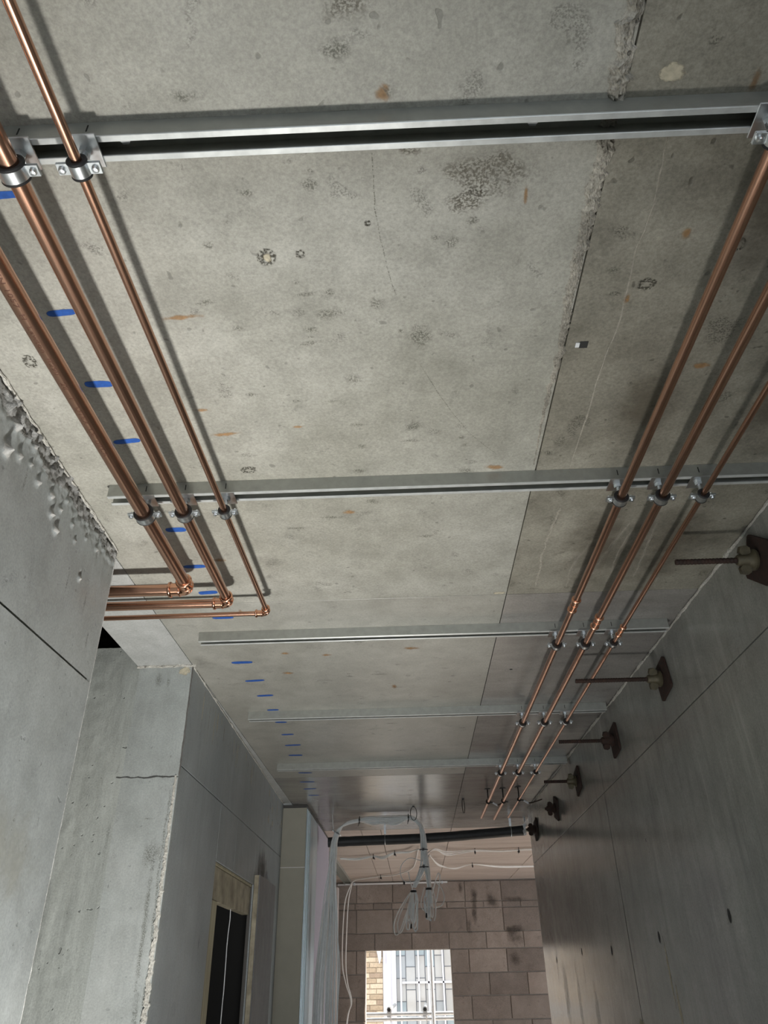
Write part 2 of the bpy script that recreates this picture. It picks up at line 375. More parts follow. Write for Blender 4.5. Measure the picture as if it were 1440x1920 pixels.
# ---------------- ceiling
def ceiling():
    b = MB(); zt = ZC + .3
    hx0, hx1, hy0, hy1 = -1.75, -1.085, 1.95, 3.20
    z0 = ZC + .010
    b.box(hx1, ROOM_X1 + .2, Y_BACK, Y_FAR + .2, z0, zt)
    b.box(-3.2, hx1, Y_BACK, hy0, z0, zt); b.box(-3.2, hx1, hy1, Y_FAR + .2, z0, zt); b.box(-3.2, hx0, hy0, hy1, z0, zt)
    o = struct(b.build('ceiling', 'joint'), 'cast concrete soffit with panel joints and blue spray marks', 'ceiling')
    xs = [-1.085, -.862, .345, 1.25]
    ys = [Y_BACK, .05, 2.24, 4.80, 6.80]
    for i in range(3):
        for j in range(4):
            m = 'ceil'
            if i == 2 and j < 2: m = 'ceil_brown_dim'
            elif i == 0: m = 'ceil_pale'
            elif j >= 2: m = 'ceil_far' if j == 3 or i == 2 else 'ceil_mid'
            if i == 0 and j == 1:
                panel('panel', f_ceil, [(xs[0], ys[1]), (xs[1], ys[1]), (xs[1], ys[2]), (xs[0], ys[2])], .02, m, o, .0014, .0005); continue
            panel('panel', f_ceil, [(xs[i], ys[j]), (xs[i + 1], ys[j]), (xs[i + 1], ys[j + 1]), (xs[i], ys[j + 1])], .02, m, o, .0014, .0005)
    rx = [ROOM_X0 - .02, -.44, -.268, .345, 1.27, 2.3, ROOM_X1]; ry = [6.80, 7.75, 8.62, 9.40, 10.12, Y_FAR]
    for i in range(6):
        for j in range(5):
            panel('panel', f_ceil, [(rx[i], ry[j]), (rx[i + 1], ry[j]), (rx[i + 1], ry[j + 1]), (rx[i], ry[j + 1])], .02, 'ceil_room', o, .002, .003)
    # riser shaft above the slot in the slab
    s = MB(); s.box(hx0 - .05, hx0, hy0, hy1, zt, zt + 1.2); s.box(hx1, hx1 + .05, hy0, hy1, zt, zt + 1.2)
    s.box(hx0, hx1, hy0 - .05, hy0, zt, zt + 1.2); s.box(hx0, hx1, hy1, hy1 + .05, zt, zt + 1.2); s.box(hx0, hx1, hy0, hy1, zt + 1.2, zt + 1.25)
    s.build('riser_shaft', 'void', o)
    # blue spray marks, one every 200 mm
    for x, y, a, c in [(-.627, .703, .026, .009), (-.634, .952, .028, .010), (-.635, 1.151, .030, .013), (-.641, 1.348, .032, .011), (-.637, 1.754, .028, .016),
                       (-.640, 1.974, .034, .014), (-.643, 2.155, .031, .016), (-.638, 2.355, .037, .013), (-.690, 2.589, .045, .012), (-.658, 2.788, .042, .017),
                       (-.646, 3.003, .041, .014), (-.637, 3.200, .036, .015), (-.636, 3.410, .027, .014), (-.629, 3.608, .028, .014), (-.629, 3.826, .032, .015),
                       (-.631, 4.034, .043, .016), (-.646, 4.248, .039, .018), (-.646, 4.674, .042, .015), (-.664, 4.921, .048, .015), (-.672, 5.127, .043, .016), (-.671, 5.332, .037, .016)]:
        decal(o, 'paint_mark', f_ceil, x, y, a * 1.08, c * .85, DM['blue'], random.uniform(-.10, .10))
    for x, y, a, c in [(-.232, .717, .014, .008), (-.318, .815, .010, .009), (-.178, .904, .010, .007), (-.167, .931, .024, .006), (-.119, .928, .010, .009), (-.122, .981, .031, .016),
                       (-.165, 1.02, .019, .009), (-.172, 1.055, .027, .007), (-.17, 1.039, .013, .003), (-.307, 1.008, .014, .007), (-.033, .962, .017, .018), (.05, 1.048, .027, .036),
                       (-.089, 1.166, .023, .021), (-.358, .941, .018, .009), (.013, 1.032, .008, .006), (.036, 1.333, .025, .02), (.032, 1.385, .025, .01), (-.091, 1.318, .02, .01),
                       (-.089, 1.401, .01, .01), (-.1, 1.499, .027, .009), (-.129, .707, .017, .017), (.103, .827, .017, .016), (.075, .818, .01, .008), (.137, .786, .016, .01),
                       (-.126, .685, .008, .006), (-.285, 1.177, .013, .004), (-.317, 1.202, .014, .007), (-.223, 1.229, .009, .005), (-.141, 1.233, .021, .005), (.17, 1.515, .023, .014),
                       (.15, 1.379, .008, .008), (.16, 1.409, .009, .008), (-.293, .562, .027, .011), (-.068, .509, .022, .017), (-.338, .622, .004, .004), (.402, .906, .017, .011),
                       (.418, .959, .018, .006), (.369, 1.455, .016, .011), (.004, .566, .013, .009), (-.073, 1.643, .029, .013), (.073, 1.835, .023, .009), (-.195, 1.716, .044, .008),
                       (-.291, 1.767, .038, .007), (-.693, 3.567, .039, .026)]:
        decal(o, 'stain', f_ceil, x, y, a * 1.25, c * 1.25, DM['dark'], random.uniform(-.15, .15))
    for k in range(46):
        decal(o, 'stain', f_ceil, random.uniform(-.35, .3), random.uniform(2.6, 5.6), random.uniform(.015, .05), random.uniform(.006, .014), DM['dark'], random.uniform(-.1, .1))
    for x, y, a, c in [(.60, 1.93, .15, .34), (.80, 1.95, .17, .33), (.56, 1.30, .10, .22), (.86, 1.25, .14, .45), (.66, .75, .16, .25)]:
        decal(o, 'brown_patch', f_ceil, x, y, a, c, DM['brown'])  # broad soft brown patches on the right-hand soffit
    decal(o, 'plaster_dab', f_ceil, .318, 2.225, .022, .012, DM['pale'])
    for x, y, a, c in [(.153, .707, .095, .06), (.13, .744, .055, .036), (.026, .656, .028, .012), (-.05, .45, .05, .03)]:
        decal(o, 'damp_shade_patch', f_ceil, x, y, a, c, DM['big'])
    for x, y, a, c in [(-.222, .845, .018, .021), (-.162, .841, .010, .010), (-.04, .784, .006, .007), (.47, .939, .019, .016), (-.379, 1.48, .024, .016), (-.751, 1.077, .016, .02), (.61, .86, .014, .016)]:
        decal(o, 'pitted_ring', f_ceil, x, y, a, c, DM['ring'])
    decal(o, 'plaster_dab', f_ceil, -.221, .847, .009, .012, DM['pale'])
    for x, y, a, c in [(-.409, .975, .048, .006), (-.402, 1.335, .043, .007), (-.438, 1.247, .022, .006), (-.004, .566, .013, .015), (.529, .575, .007, .018), (.222, .743, .004, .02),
                       (.511, .831, .010, .013), (.644, 1.163, .023, .010), (-.141, 1.692, .022, .012), (.24, 1.505, .027, .011), (.442, .973, .007, .013), (-.566, 2.315, .009, .026),
                       (-.558, 1.938, .024, .012), (-.312, 2.734, .025, .011), (-.471, 2.705, .021, .012), (-.493, 2.924, .029, .013), (.021, 2.688, .041, .014), (-.053, 3.127, .014, .026), (-.23, 1.318, .018, .005)]:
        decal(o, 'rust_stain', f_ceil, x, y, a * 1.1, c * 1.2, DM['rust'], random.uniform(-.1, .1))
    decal(o, 'plaster_dab', f_ceil, .408, .56, .024, .018, DM['pale'], .3)
    decal(o, 'white_sticker', f_ceil, -.69, 2.33, .018, .020, DM['pale'])
    for pts, w, mk in [([(-.026, .60), (-.026, .698), (-.025, .766), (-.017, .83), (-.008, .888), (.007, .951)], .0022, 'ring'), ([(.048, 1.123), (.107, 1.253), (.174, 1.371), (.238, 1.447)], .0020, 'ring')]:
        ribbon(o, 'crack', f_ceil, pts, w, DM['dark'])
    for pts, w in [([(.436, 1.70), (.428, 1.843), (.428, 2.004), (.437, 2.187)], .010), ([(.648, 1.798), (.621, 1.95), (.60, 2.10)], .008), ([(.724, 1.803), (.735, 1.99), (.746, 2.132)], .008),
                   ([(.66, 1.85), (.655, 2.0), (.67, 2.15)], .006), ([(.56, 1.9), (.53, 2.05), (.54, 2.2)], .007), ([(.80, 1.95), (.81, 2.08), (.83, 2.2)], .006),
                   ([(.421, .62), (.437, .769), (.432, .875), (.441, 1.013), (.433, 1.144), (.433, 1.317), (.428, 1.55)], .004)]:
        ribbon(o, 'lime_streak', f_ceil, pts, w, DM['lime'])
    # drilled hole with a plastic plug beside the long joint
    MB().box(.374, .391, 1.080, 1.098, ZC - .0012, ZC - .0004).build('drilled_hole', 'void', o)
    MB().box(.366, .374, 1.083, 1.095, ZC - .002, ZC - .0004).build('hole_plug', 'string', o)
    MB().lathe([(0, .006), (.0008, .006)], (.438, 2.955, ZC - .001), (0, 0, 1), 10).build('drilled_hole', 'void', o)
    # crumbly ridge along the long joint: broad near the camera, dying out further on
    def pth(t):
        y = .25 + 1.25 * t
        return Vector((.337 + .010 * nz(y * 5) + .012 * (y - .6) * (1 if y < 1.2 else .4) - .006, y, ZC)), Vector((1, 0, 0)), Vector((0, 0, -1))
    tp = lambda t: 1.0 if t < .35 else max(.12, 1.0 - (t - .35) * 1.45)
    crumb('joint_ridge', pth, .019, .011, 'ridge', o, 12, 260, 3.3, tp)
    # mortar squeezed out along the right-hand and left-hand walls
    def pr(t): y = .9 + 4.9 * t; return Vector((XR(y) - .004, y, ZC - .006)), Vector((-.7, 0, .7)), Vector((-.7, 0, -.7))
    crumb('edge_mortar', pr, .009, .007, 'fin', o, 6, 420, 8.1, lambda t: .45 + 1.1 * abs(nz(t * 23, 1.3)))
    def pl_(t): y = -.2 + 2.06 * t; return Vector((XL(y) + .002, y, ZC - .005)), Vector((.7, 0, .7)), Vector((.7, 0, -.7))
    crumb('edge_mortar', pl_, .006, .004, 'fin', o, 6, 300, 1.7, lambda t: .5 + .9 * abs(nz(t * 17, 2.3)))
    def pl2(t): y = 2.80 + 2.78 * t; return Vector((XL(y) + .002, y, ZC - .005)), Vector((.7, 0, .7)), Vector((.7, 0, -.7))
    crumb('edge_mortar', pl2, .008, .006, 'fin', o, 6, 300, 5.2, lambda t: .4 + 1.1 * abs(nz(t * 19, 4.3)))
    crumb('edge_mortar', lambda t: (Vector((-1.085 + .24 * t, Y_STEP - .002, ZC - .004)), Vector((0, -.7, .7)), Vector((0, -.7, -.7))), .010, .007, 'fin', o, 6, 30, 2.2)
ceiling()

# ---------------- right-hand wall
def wall_right():
    b = MB()
    def quad(y0, y1, z0, z1, d0, d1):
        b.add([f_right(y, z, d) for d in (d0, d1) for (y, z) in ((y0, z0), (y1, z0), (y1, z1), (y0, z1))],
              [(0, 1, 2, 3), (7, 6, 5, 4), (0, 4, 5, 1), (1, 5, 6, 2), (2, 6, 7, 3), (3, 7, 4, 0)])
    quad(Y_BACK, Y_RIGHT_END, 0, ZC, .008, .30)
    o = struct(b.build('wall_right', 'joint'), 'dark grey cast concrete wall with tie plates along its top', 'wall')
    zj = lambda y: 2.445 - .0254 * y
    ys = [Y_BACK, .55, 3.80, Y_RIGHT_END]
    for a, c in zip(ys[:-1], ys[1:]):
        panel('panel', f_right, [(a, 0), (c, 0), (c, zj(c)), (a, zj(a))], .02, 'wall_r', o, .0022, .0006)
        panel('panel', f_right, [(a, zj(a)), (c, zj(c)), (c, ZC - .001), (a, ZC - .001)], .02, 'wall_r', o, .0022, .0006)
    ribbon(o, 'panel_seam', f_right, [(3.80, z) for z in (0.2, .8, 1.4, 2.0, 2.34)], .004, DM['seam'])
    ribbon(o, 'panel_seam', f_right, [(2.93 + .01 * math.sin(z * 3), z) for z in (1.2, 1.6, 2.0, 2.36)], .003, DM['dark'])
    # tie-bolt holes
    for y, z, r in [(2.631, 1.746, .016), (3.366, 1.719, .016), (4.129, 1.694, .016), (4.784, 1.705, .014), (5.546, 1.68, .016), (4.30, 2.02, .006), (3.3, 2.06, .006)]:
        v = [f_right(y, z, -.0008)] + [f_right(y + r * .7 * math.cos(k * PI / 6), z + r * 1.3 * math.sin(k * PI / 6), -.0008) for k in range(12)]
        MB().add(v, [(0, 1 + k, 1 + (k + 1) % 12) for k in range(12)]).build('tie_hole', 'void', o, fix=False)
    for y, z, a, c, mk in [(5.0, 1.45, .05, .28, 'scrape'), (5.35, 1.5, .10, .25, 'scrape'), (4.6, 1.40, .06, .22, 'scrape'), (3.32, 1.60, .012, .12, 'pale'), (3.28, 1.48, .016, .10, 'pale'),
                           (3.82, 1.42, .05, .02, 'pale'), (5.55, 1.62, .02, .10, 'dark'), (4.79, 1.60, .012, .12, 'dark'), (5.25, 1.3, .05, .10, 'dark')]:
        decal(o, 'scuff', f_right, y, z, a, c, DM[mk])
    # return of the wall where the far room opens to the right
    MB().box(XR(Y_RIGHT_END) + .29, ROOM_X1 + .1, Y_RIGHT_END - .30, Y_RIGHT_END, 0, ZC).build('return_wall', 'wall_r', o)
wall_right()

# ---------------- left-hand wall near the camera, with grout lumps and honeycombing under the soffit
def wall_left():
    b = MB()
    def slab(y0, y1, z0, z1, d0, d1):
        b.add([f_left(y, z, d) for d in (d0, d1) for (y, z) in ((y0, z0), (y1, z0), (y1, z1), (y0, z1))],
              [(0, 1, 2, 3), (7, 6, 5, 4), (0, 4, 5, 1), (1, 5, 6, 2), (2, 6, 7, 3), (3, 7, 4, 0)])
    slab(Y_BACK, Y_NEAR_END - .002, 0, ZC, .012, .28)
    o = struct(b.build('wall_left', 'wall_l'), 'pale grey concrete wall with honeycombing under the soffit', 'wall')
    zj = lambda y: 2.235 + .022 * y
    ys = [Y_BACK, -.62, Y_NEAR_END]
    for a, c in zip(ys[:-1], ys[1:]):
        panel('panel', f_left, [(a, 0), (c, 0), (c, zj(c)), (a, zj(a))], .03, 'wall_l', o, .001, .002)
    panel('panel', f_left, [(ys[0], zj(ys[0])), (ys[1], zj(ys[1])), (ys[1], ZC), (ys[0], ZC)], .03, 'wall_l', o, .001, .002)
    # upper panel as a relief: runs of grout that swell at their lower end, crumbling edge above
    lumps = [(1.2, .948, 14), (1.251, .972, 10), (1.303, .986, 6), (1.301, 1.035, 9), (1.35, .97, 8), (1.42, .98, 9), (1.442, .942, 9), (1.48, .92, 10), (1.48, .978, 7), (1.555, .981, 7),
             (1.589, .953, 6), (1.604, 1.027, 5), (1.718, 1.003, 7), (1.659, .883, 7), (1.21, 1.02, 12), (1.268, 1.037, 8), (1.373, 1.024, 7), (1.499, 1.017, 6), (1.169, 1.045, 12), (1.643, .993, 5),
             (1.10, 1.0, 12), (1.05, .96, 13), (1.0, 1.02, 12), (.93, .95, 12), (.86, 1.0, 11), (1.13, .94, 9), (1.40, 1.04, 6), (1.56, 1.04, 6), (1.77, 1.03, 5), (1.45, 1.04, 5)]
    lumps = [(y, z + CAM_Z, s * .00105) for y, z, s in lumps]
    y0, y1 = ys[1] + .001, Y_NEAR_END; ny, nzv = 430, 84
    def hgt(y, z):
        top = ZC - z; h = 0.0
        e = max(0.0, 1 - top / .09)
        h += e * (.013 * nz(y * 60, z * 60) + .008 * nz(y * 130, z * 130, 3) - .002)
        e2 = max(0.0, 1 - top / .22); h += e2 * .0035 * nz(y * 38, z * 16, 7)
        for ly, lz, r in lumps:
            dy = (y - ly) / r
            if abs(dy) > 2: continue
            dz = (z - lz) / r
            if dz < -1.6 or dz > 5: continue
            prof = math.exp(-(dz * 1.3) ** 2) if dz < 0 else math.exp(-(dz / 1.0) ** 2) * .9 - .45 * math.exp(-((dz - 2.0) / 1.0) ** 2) + .12 * math.exp(-((dz - 3.6) / 1.2) ** 2)
            h += r * 1.15 * prof * math.exp(-dy * dy * 1.25) * (1 + .7 * nz(y * 120, z * 120, 1))
        return h
    vs = []; fs = []
    for i in range(ny + 1):
        y = y0 + (y1 - y0) * (i / ny) ** .8
        for j in range(nzv + 1):
            zz = zj(y) + .002 + (ZC - zj(y) - .002) * (j / nzv) ** .9
            h = hgt(y, zz) if (zz > 2.40 and y > .3 and y < y1 - .004) else 0.0
            vs.append(f_left(y, zz, -h))
    k = nzv + 1
    for i in range(ny):
        for j in range(nzv): fs.append((i * k + j, i * k + j + 1, (i + 1) * k + j + 1, (i + 1) * k + j))
    hp = MB().add(vs, fs).build('honeycombed_panel', 'wall_l', o, smooth=60, fix=False)
    hp.data.materials.append(MT['honeycomb']); hp.data.materials.append(MT['lump'])
    for p in hp.data.polygons:
        c = p.center; top = ZC - c.z
        if c.y > .3 and top < .030 + .035 * (.5 + nz(c.y * 9, 2.2)): p.material_index = 1
        elif XL(c.y) + .004 < c.x: p.material_index = 2
    # dark seam line between panels, scour marks, rough lower patch
    ribbon(o, 'panel_seam', f_left, [(y, zj(y)) for y in (.2, .6, 1.0, 1.4, 1.85)], .0025, DM['dark'])
    for y, z, a, c in [(1.20, 2.42, .006, .07), (1.60, 2.44, .004, .06), (1.72, 2.45, .006, .06), (1.78, 2.36, .006, .05), (1.30, 2.55, .006, .05), (1.17, 2.36, .008, .04)]:
        decal(o, 'stain', f_left, y, z, a, c, DM['dark'])
    decal(o, 'worn_patch', f_left, 1.60, 1.84, .26, .12, DM['worn'], -.35)
    MB().box(-3.2, XL(Y_NEAR_END) - .27, Y_NEAR_END - .26, Y_NEAR_END - .004, 0, ZC).build('return_wall', 'wall_l', o)
    # chipped arris
    crumb('chipped_arris', lambda t: (f_left(Y_NEAR_END - .002, .3 + 2.36 * t, .0005), Vector((0, .7, 0)), Vector((.7, .0, 0))), .004, .0018, 'lump', o, 4, 240, 6.6)
    return o
wall_left()

# ---------------- left-hand wall beyond the riser recess: end face towards the camera plus the face along the passage
def wall_left_beyond():
    th = .025; dy0, dy1, dzt = 3.57, 4.583, 2.055
    b = MB()
    def slab(y0, y1, z0, z1, d0=.008, d1=th):
        b.add([f_left(y, z, d) for d in (d0, d1) for (y, z) in ((y0, z0), (y1, z0), (y1, z1), (y0, z1))],
              [(0, 1, 2, 3), (7, 6, 5, 4), (0, 4, 5, 1), (1, 5, 6, 2), (2, 6, 7, 3), (3, 7, 4, 0)])
    slab(Y_STEP + .006, dy0, 0, ZC); slab(dy1, Y_LEFT_END, 0, ZC); slab(dy0, dy1, dzt, ZC)
    b.box(-3.2, XL(Y_STEP) - .03, Y_STEP + .008, Y_STEP + .26, 0, ZC + .008); b.box(-1.75, -1.087, Y_STEP + .008, Y_STEP + .26, ZC + .008, ZC + .082)
    o = struct(b.build('wall_left_beyond', 'joint'), 'blue-grey concrete wall with doorway, past the pipe recess', 'wall')
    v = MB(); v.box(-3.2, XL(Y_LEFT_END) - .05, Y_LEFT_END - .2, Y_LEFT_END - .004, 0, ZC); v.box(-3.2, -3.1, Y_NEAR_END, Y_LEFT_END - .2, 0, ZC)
    v.build('painted_dark_walls', 'void', o)                                    # room behind the doorway, its walls coloured black to stand for shade
    zj = lambda y: 2.252 + .0132 * y
    m = 'wall_l2'
    panel('panel', f_left, [(Y_STEP, zj(Y_STEP)), (Y_LEFT_END, zj(Y_LEFT_END)), (Y_LEFT_END, ZC - .001), (Y_STEP, ZC - .001)], .02, m, o, .0022, .0005)
    panel('panel', f_left, [(Y_STEP, 0), (dy0, 0), (dy0, zj(dy0)), (Y_STEP, zj(Y_STEP))], .02, m, o, .0022, .0005)
    ym = 3.98
    panel('panel', f_left, [(dy0, dzt), (ym, dzt), (ym, zj(ym)), (dy0, zj(dy0))], .02, m, o, .0006, .001)
    panel('panel', f_left, [(ym, dzt), (dy1, dzt), (dy1, zj(dy1)), (ym, zj(ym))], .02, m, o, .0006, .001)
    panel('panel', f_left, [(dy1, 0), (Y_LEFT_END, 0), (Y_LEFT_END, zj(Y_LEFT_END)), (dy1, zj(dy1))], .02, m, o, .0022, .0005)
    # end face across the recess: smooth strip at the corner, ribbed rough strip further in
    xc = XL(Y_STEP); xr = -1.085; z1 = 2.245
    panel('panel', f_step, [(xr, 0), (xc, 0), (xc, z1), (xr, z1)], .02, 'wall_col', o, .0002, .0006)
    panel('panel', f_step, [(xr, z1), (xc, z1), (xc, ZC - .001), (xr, ZC - .001)], .02, 'wall_col', o, .0002, .0006)
    ribbon(o, 'panel_seam', f_step, [(x, 2.246 + .003 * math.sin(x * 40)) for x in (-1.16, -1.08, -1.0, -.93, xc)], .005, DM['seam'])
    ribbon(o, 'dark_seam', f_step, [(xc - .020 - .004 * math.sin(k * 2.1), 2.2 - k * .28) for k in range(8)], .010, DM['dark'])
    # ribbed relief
    vs = []; fs = []; nx, nv = 44, 240; xa = -1.75
    for i in range(nx + 1):
        x = xa + (xr + .012 - xa) * i / nx
        for j in range(nv + 1):
            z = (ZC + .082) * j / nv
            fade = min(1, max(0, (xr - x) / .10))
            vs.append(f_step(x, z, -.0004 - fade * (.006 * abs(nz(x * 40, z * 3.2, 4)) + .004 * nz(x * 60, z * 25, 8))))
    for i in range(nx):
        for j in range(nv): fs.append((i * (nv + 1) + j, (i + 1) * (nv + 1) + j, (i + 1) * (nv + 1) + j + 1, i * (nv + 1) + j + 1))
    MB().add(vs, fs).build('ribbed_panel', 'wall_rough', o, smooth=60, fix=False)
    MB().box(-3.2, xa, Y_STEP - .002, Y_STEP + .02, 0, ZC).build('panel', 'wall_rough', o)
    for x, z, a, c, mk in [(-.99, 2.62, .02, .035, 'dark'), (-.95, 2.61, .008, .03, 'dark'), (-.90, 2.32, .006, .006, 'dark'), (-.95, 2.10, .03, .004, 'dark'), (-.92, 1.98, .05, .06, 'dark'), (-.91, 1.75, .012, .30, 'dark'), (-.90, 1.45, .012, .2, 'dark')]:
        decal(o, 'stain', f_step, x, z, a, c, DM[mk])
    # rough arris where the two faces meet
    crumb('rough_arris', lambda t: (Vector((xc - .009, Y_STEP - .001, .2 + 2.05 * t)), Vector((.8, .1, 0)), Vector((-.3, -.95, 0))), .016, .010, 'fin', o, 9, 420, 2.9, lambda t: .25 + .75 * abs(math.sin(t * 2.4 + .5)))
    crumb('dark_seam', lambda t: (Vector((xc + .003, Y_STEP - .001, 2.25 + .42 * t)), Vector((.8, .1, 0)), Vector((-.3, -.95, 0))), .004, .003, 'joint', o, 5, 60, 4.4)
    decal(o, 'plaster_dab', f_step, -.89, 2.655, .028, .022, DM['pale'])
    # drips of laitance below the soffit
    for k in range(26):
        y = random.uniform(3.0, 5.5); L = random.uniform(.05, .22)
        decal(o, 'lime_run', f_left, y, ZC - .02 - L / 2, random.uniform(.004, .009), L / 2, DM['pale' if k % 2 else 'lime'])
    for k in range(14):
        y = random.uniform(4.9, 5.55); decal(o, 'lime_run', f_left, y, ZC - random.uniform(.03, .25), .02, .03, DM['pale' if k % 3 == 0 else 'scrape'])
    decal(o, 'damp_shade_patch', f_left, 4.85, 2.17, .25, .16, DM['wet_shade'])  # shadow above the plywood sheet, painted as a dark patch
    for y, z, a, c in [(3.4, 1.73, .012, .03), (3.3, 1.9, .008, .02)]: decal(o, 'stain', f_left, y, z, a, c, DM['dark'])
    # timber lining of the doorway
    d = struct(empty('door_1', f_left(4.07, 0, .05), 'timber-lined doorway without a leaf in the left wall', 'doorway'))
    d.location = (0, 0, 0)
    def fbox(y0, y1, z0, z1, d0, d1, name, mt):
        B = MB(); B.add([f_left(y, z, dd) for dd in (d0, d1) for (y, z) in ((y0, z0), (y1, z0), (y1, z1), (y0, z1))],
                        [(0, 1, 2, 3), (7, 6, 5, 4), (0, 4, 5, 1), (1, 5, 6, 2), (2, 6, 7, 3), (3, 7, 4, 0)])
        return B.build(name, mt, d)
    fbox(dy0 + .004, dy1 - .02, 1.905, dzt - .016, .012, .05, 'lintel_board', 'ply')
    fbox(dy0 + .004, dy1 - .02, dzt - .012, dzt - .002, .006, .08, 'head_lining', 'timber')
    fbox(dy0 + .002, dy0 + .15, 0, 1.903, .010, .08, 'jamb', 'timber')
    fbox(dy0 + .153, dy0 + .22, 0, 1.80, .05, .10, 'inner_jamb', 'timber')
    fbox(dy0 + .153, dy0 + .29, 1.80, 1.90, .06, .10, 'packer', 'joint')
    pts = [f_left(4.16, 1.92 - .06 * k, .035) + Vector((.004 * nz(k * .6), .012 * nz(k * .45, 3), 0)) for k in range(30)]
    tag(MB().tube(pts, .0022, 6).build('hanging_string', 'string', None, smooth=True), 'thin white string hanging in the dark doorway', 'string')
    # film-faced sheet standing against the wall past the doorway
    B = empty('plywood_sheet', (0, 0, 0), 'tall scuffed plywood sheet standing beside the doorway', 'board')
    def pb(y0, y1, z0, z1, d0, d1, name, mt):
        MB().add([f_left(y, z, dd) for dd in (d0, d1) for (y, z) in ((y0, z0), (y1, z0), (y1, z1), (y0, z1))],
                 [(0, 1, 2, 3), (7, 6, 5, 4), (0, 4, 5, 1), (1, 5, 6, 2), (2, 6, 7, 3), (3, 7, 4, 0)]).build(name, mt, B)
    pb(4.588, 5.20, .001, 2.105, -.034, -.028, 'film_face', 'filmply'); pb(4.588, 5.20, .001, 2.105, -.027, -.002, 'core', 'ply')
wall_left_beyond()

# ---------------- wall behind the camera with an opening to daylight
def wall_back():
    b = MB(); x0, x1, zt = -.78, 1.05, 2.35
    b.box(-3.2, x0, Y_BACK - .25, Y_BACK, 0, ZC); b.box(x1, ROOM_X1, Y_BACK - .25, Y_BACK, 0, ZC); b.box(x0, x1, Y_BACK - .25, Y_BACK, zt, ZC)
    struct(b.build('wall_back', 'wall_l'), 'concrete wall behind the viewer with a doorway to daylight', 'wall')
    b = MB(); b.box(-3.3, -3.2, Y_BACK, Y_NEAR_END, 0, ZC)
    struct(b.build('wall_left_outer', 'wall_l'), 'outer wall of the space behind the left wall', 'wall')
wall_back()

# ---------------- far room: blockwork wall with a window opening, side walls
OX0, OX1, OZT = -.638, .446, CAM_Z + .297
def wall_far():
    b = MB(); dd = .012
    for x0, x1, z0, z1 in ((-3.2, OX0, 0, ZC), (OX1, ROOM_X1, 0, ZC), (OX0, OX1, OZT, ZC)):
        b.box(x0, x1, Y_FAR + dd, Y_FAR + .21, z0, z1)
    o = struct(b.build('wall_far', 'mortar'), 'stained concrete blockwork wall with a bright opening', 'wall')
    zs = [1.072, .83, .755, .485, .297, .04, -.20, -.445, -.69, -.935, -1.18, -1.425, -1.6]
    rnd = random.Random(3)
    for r in range(len(zs) - 1):
        zt, zb = zs[r] + CAM_Z, zs[r + 1] + CAM_Z
        xs = []; w = .475 if r != 1 else .24
        off = .67 if r in (0, 2, 4, 6, 8, 10) else .905
        x = off - w * 12
        while x < ROOM_X1 + w: xs.append(x); x += w
        for a, c in zip(xs[:-1], xs[1:]):
            a2, c2 = max(a, ROOM_X0), min(c, ROOM_X1)
            segs = [(a2, c2)]
            if zb < OZT - .01:                        # cut around the opening
                segs = [(max(a2, s0), min(c2, s1)) for s0, s1 in ((ROOM_X0, OX0), (OX1, ROOM_X1))]
            for s0, s1 in segs:
                if s1 - s0 < .06: continue
                g = .005; pr = rnd.uniform(-.002, .004)
                m = MB(); m.box(s0 + g, s1 - g, Y_FAR - pr, Y_FAR + .03, zb + g, zt - g, c=.004)
                m.build('block', BLOCKS[rnd.choice((0, 0, 1, 2, 2, 3)) if s0 > .5 else rnd.choice((0, 0, 1, 2))], o)
    for x, z, a, c in [(1.32, 2.44, .20, .05), (1.30, 2.02, .17, .16), (.78, 2.30, .04, .22), (1.28, 2.10, .22, .05), (.80, 2.48, .06, .15), (1.02, 2.42, .12, .14), (.70, 2.12, .05, .14), (1.25, 1.78, .10, .12), (.62, 2.60, .04, .10)]:
        decal(o, 'damp_stain', lambda x_, z_, d_: Vector((x_, Y_FAR - .006 + d_, z_)), x, z, a, c, DM['wet_shade'])
    # sides of the far room
    w = MB(); w.box(ROOM_X0 - .12, ROOM_X0, 5.85, Y_FAR, 0, ZC)
    struct(w.build('wall_far_left', 'wall_l'), 'left-hand wall of the far room behind the cables', 'wall')
    w = MB(); y0, y1, z0, z1 = 7.2, 10.2, .3, 2.35  # unseen window opening, added to bring more light into the far room
    w.box(ROOM_X1, ROOM_X1 + .2, Y_RIGHT_END - .3, y0, 0, ZC); w.box(ROOM_X1, ROOM_X1 + .2, y1, Y_FAR + .2, 0, ZC)
    w.box(ROOM_X1, ROOM_X1 + .2, y0, y1, 0, z0); w.box(ROOM_X1, ROOM_X1 + .2, y0, y1, z1, ZC)
    struct(w.build('wall_far_right', 'wall_l'), 'right-hand wall of the far room with an unseen wide window opening added for light', 'wall')
wall_far()

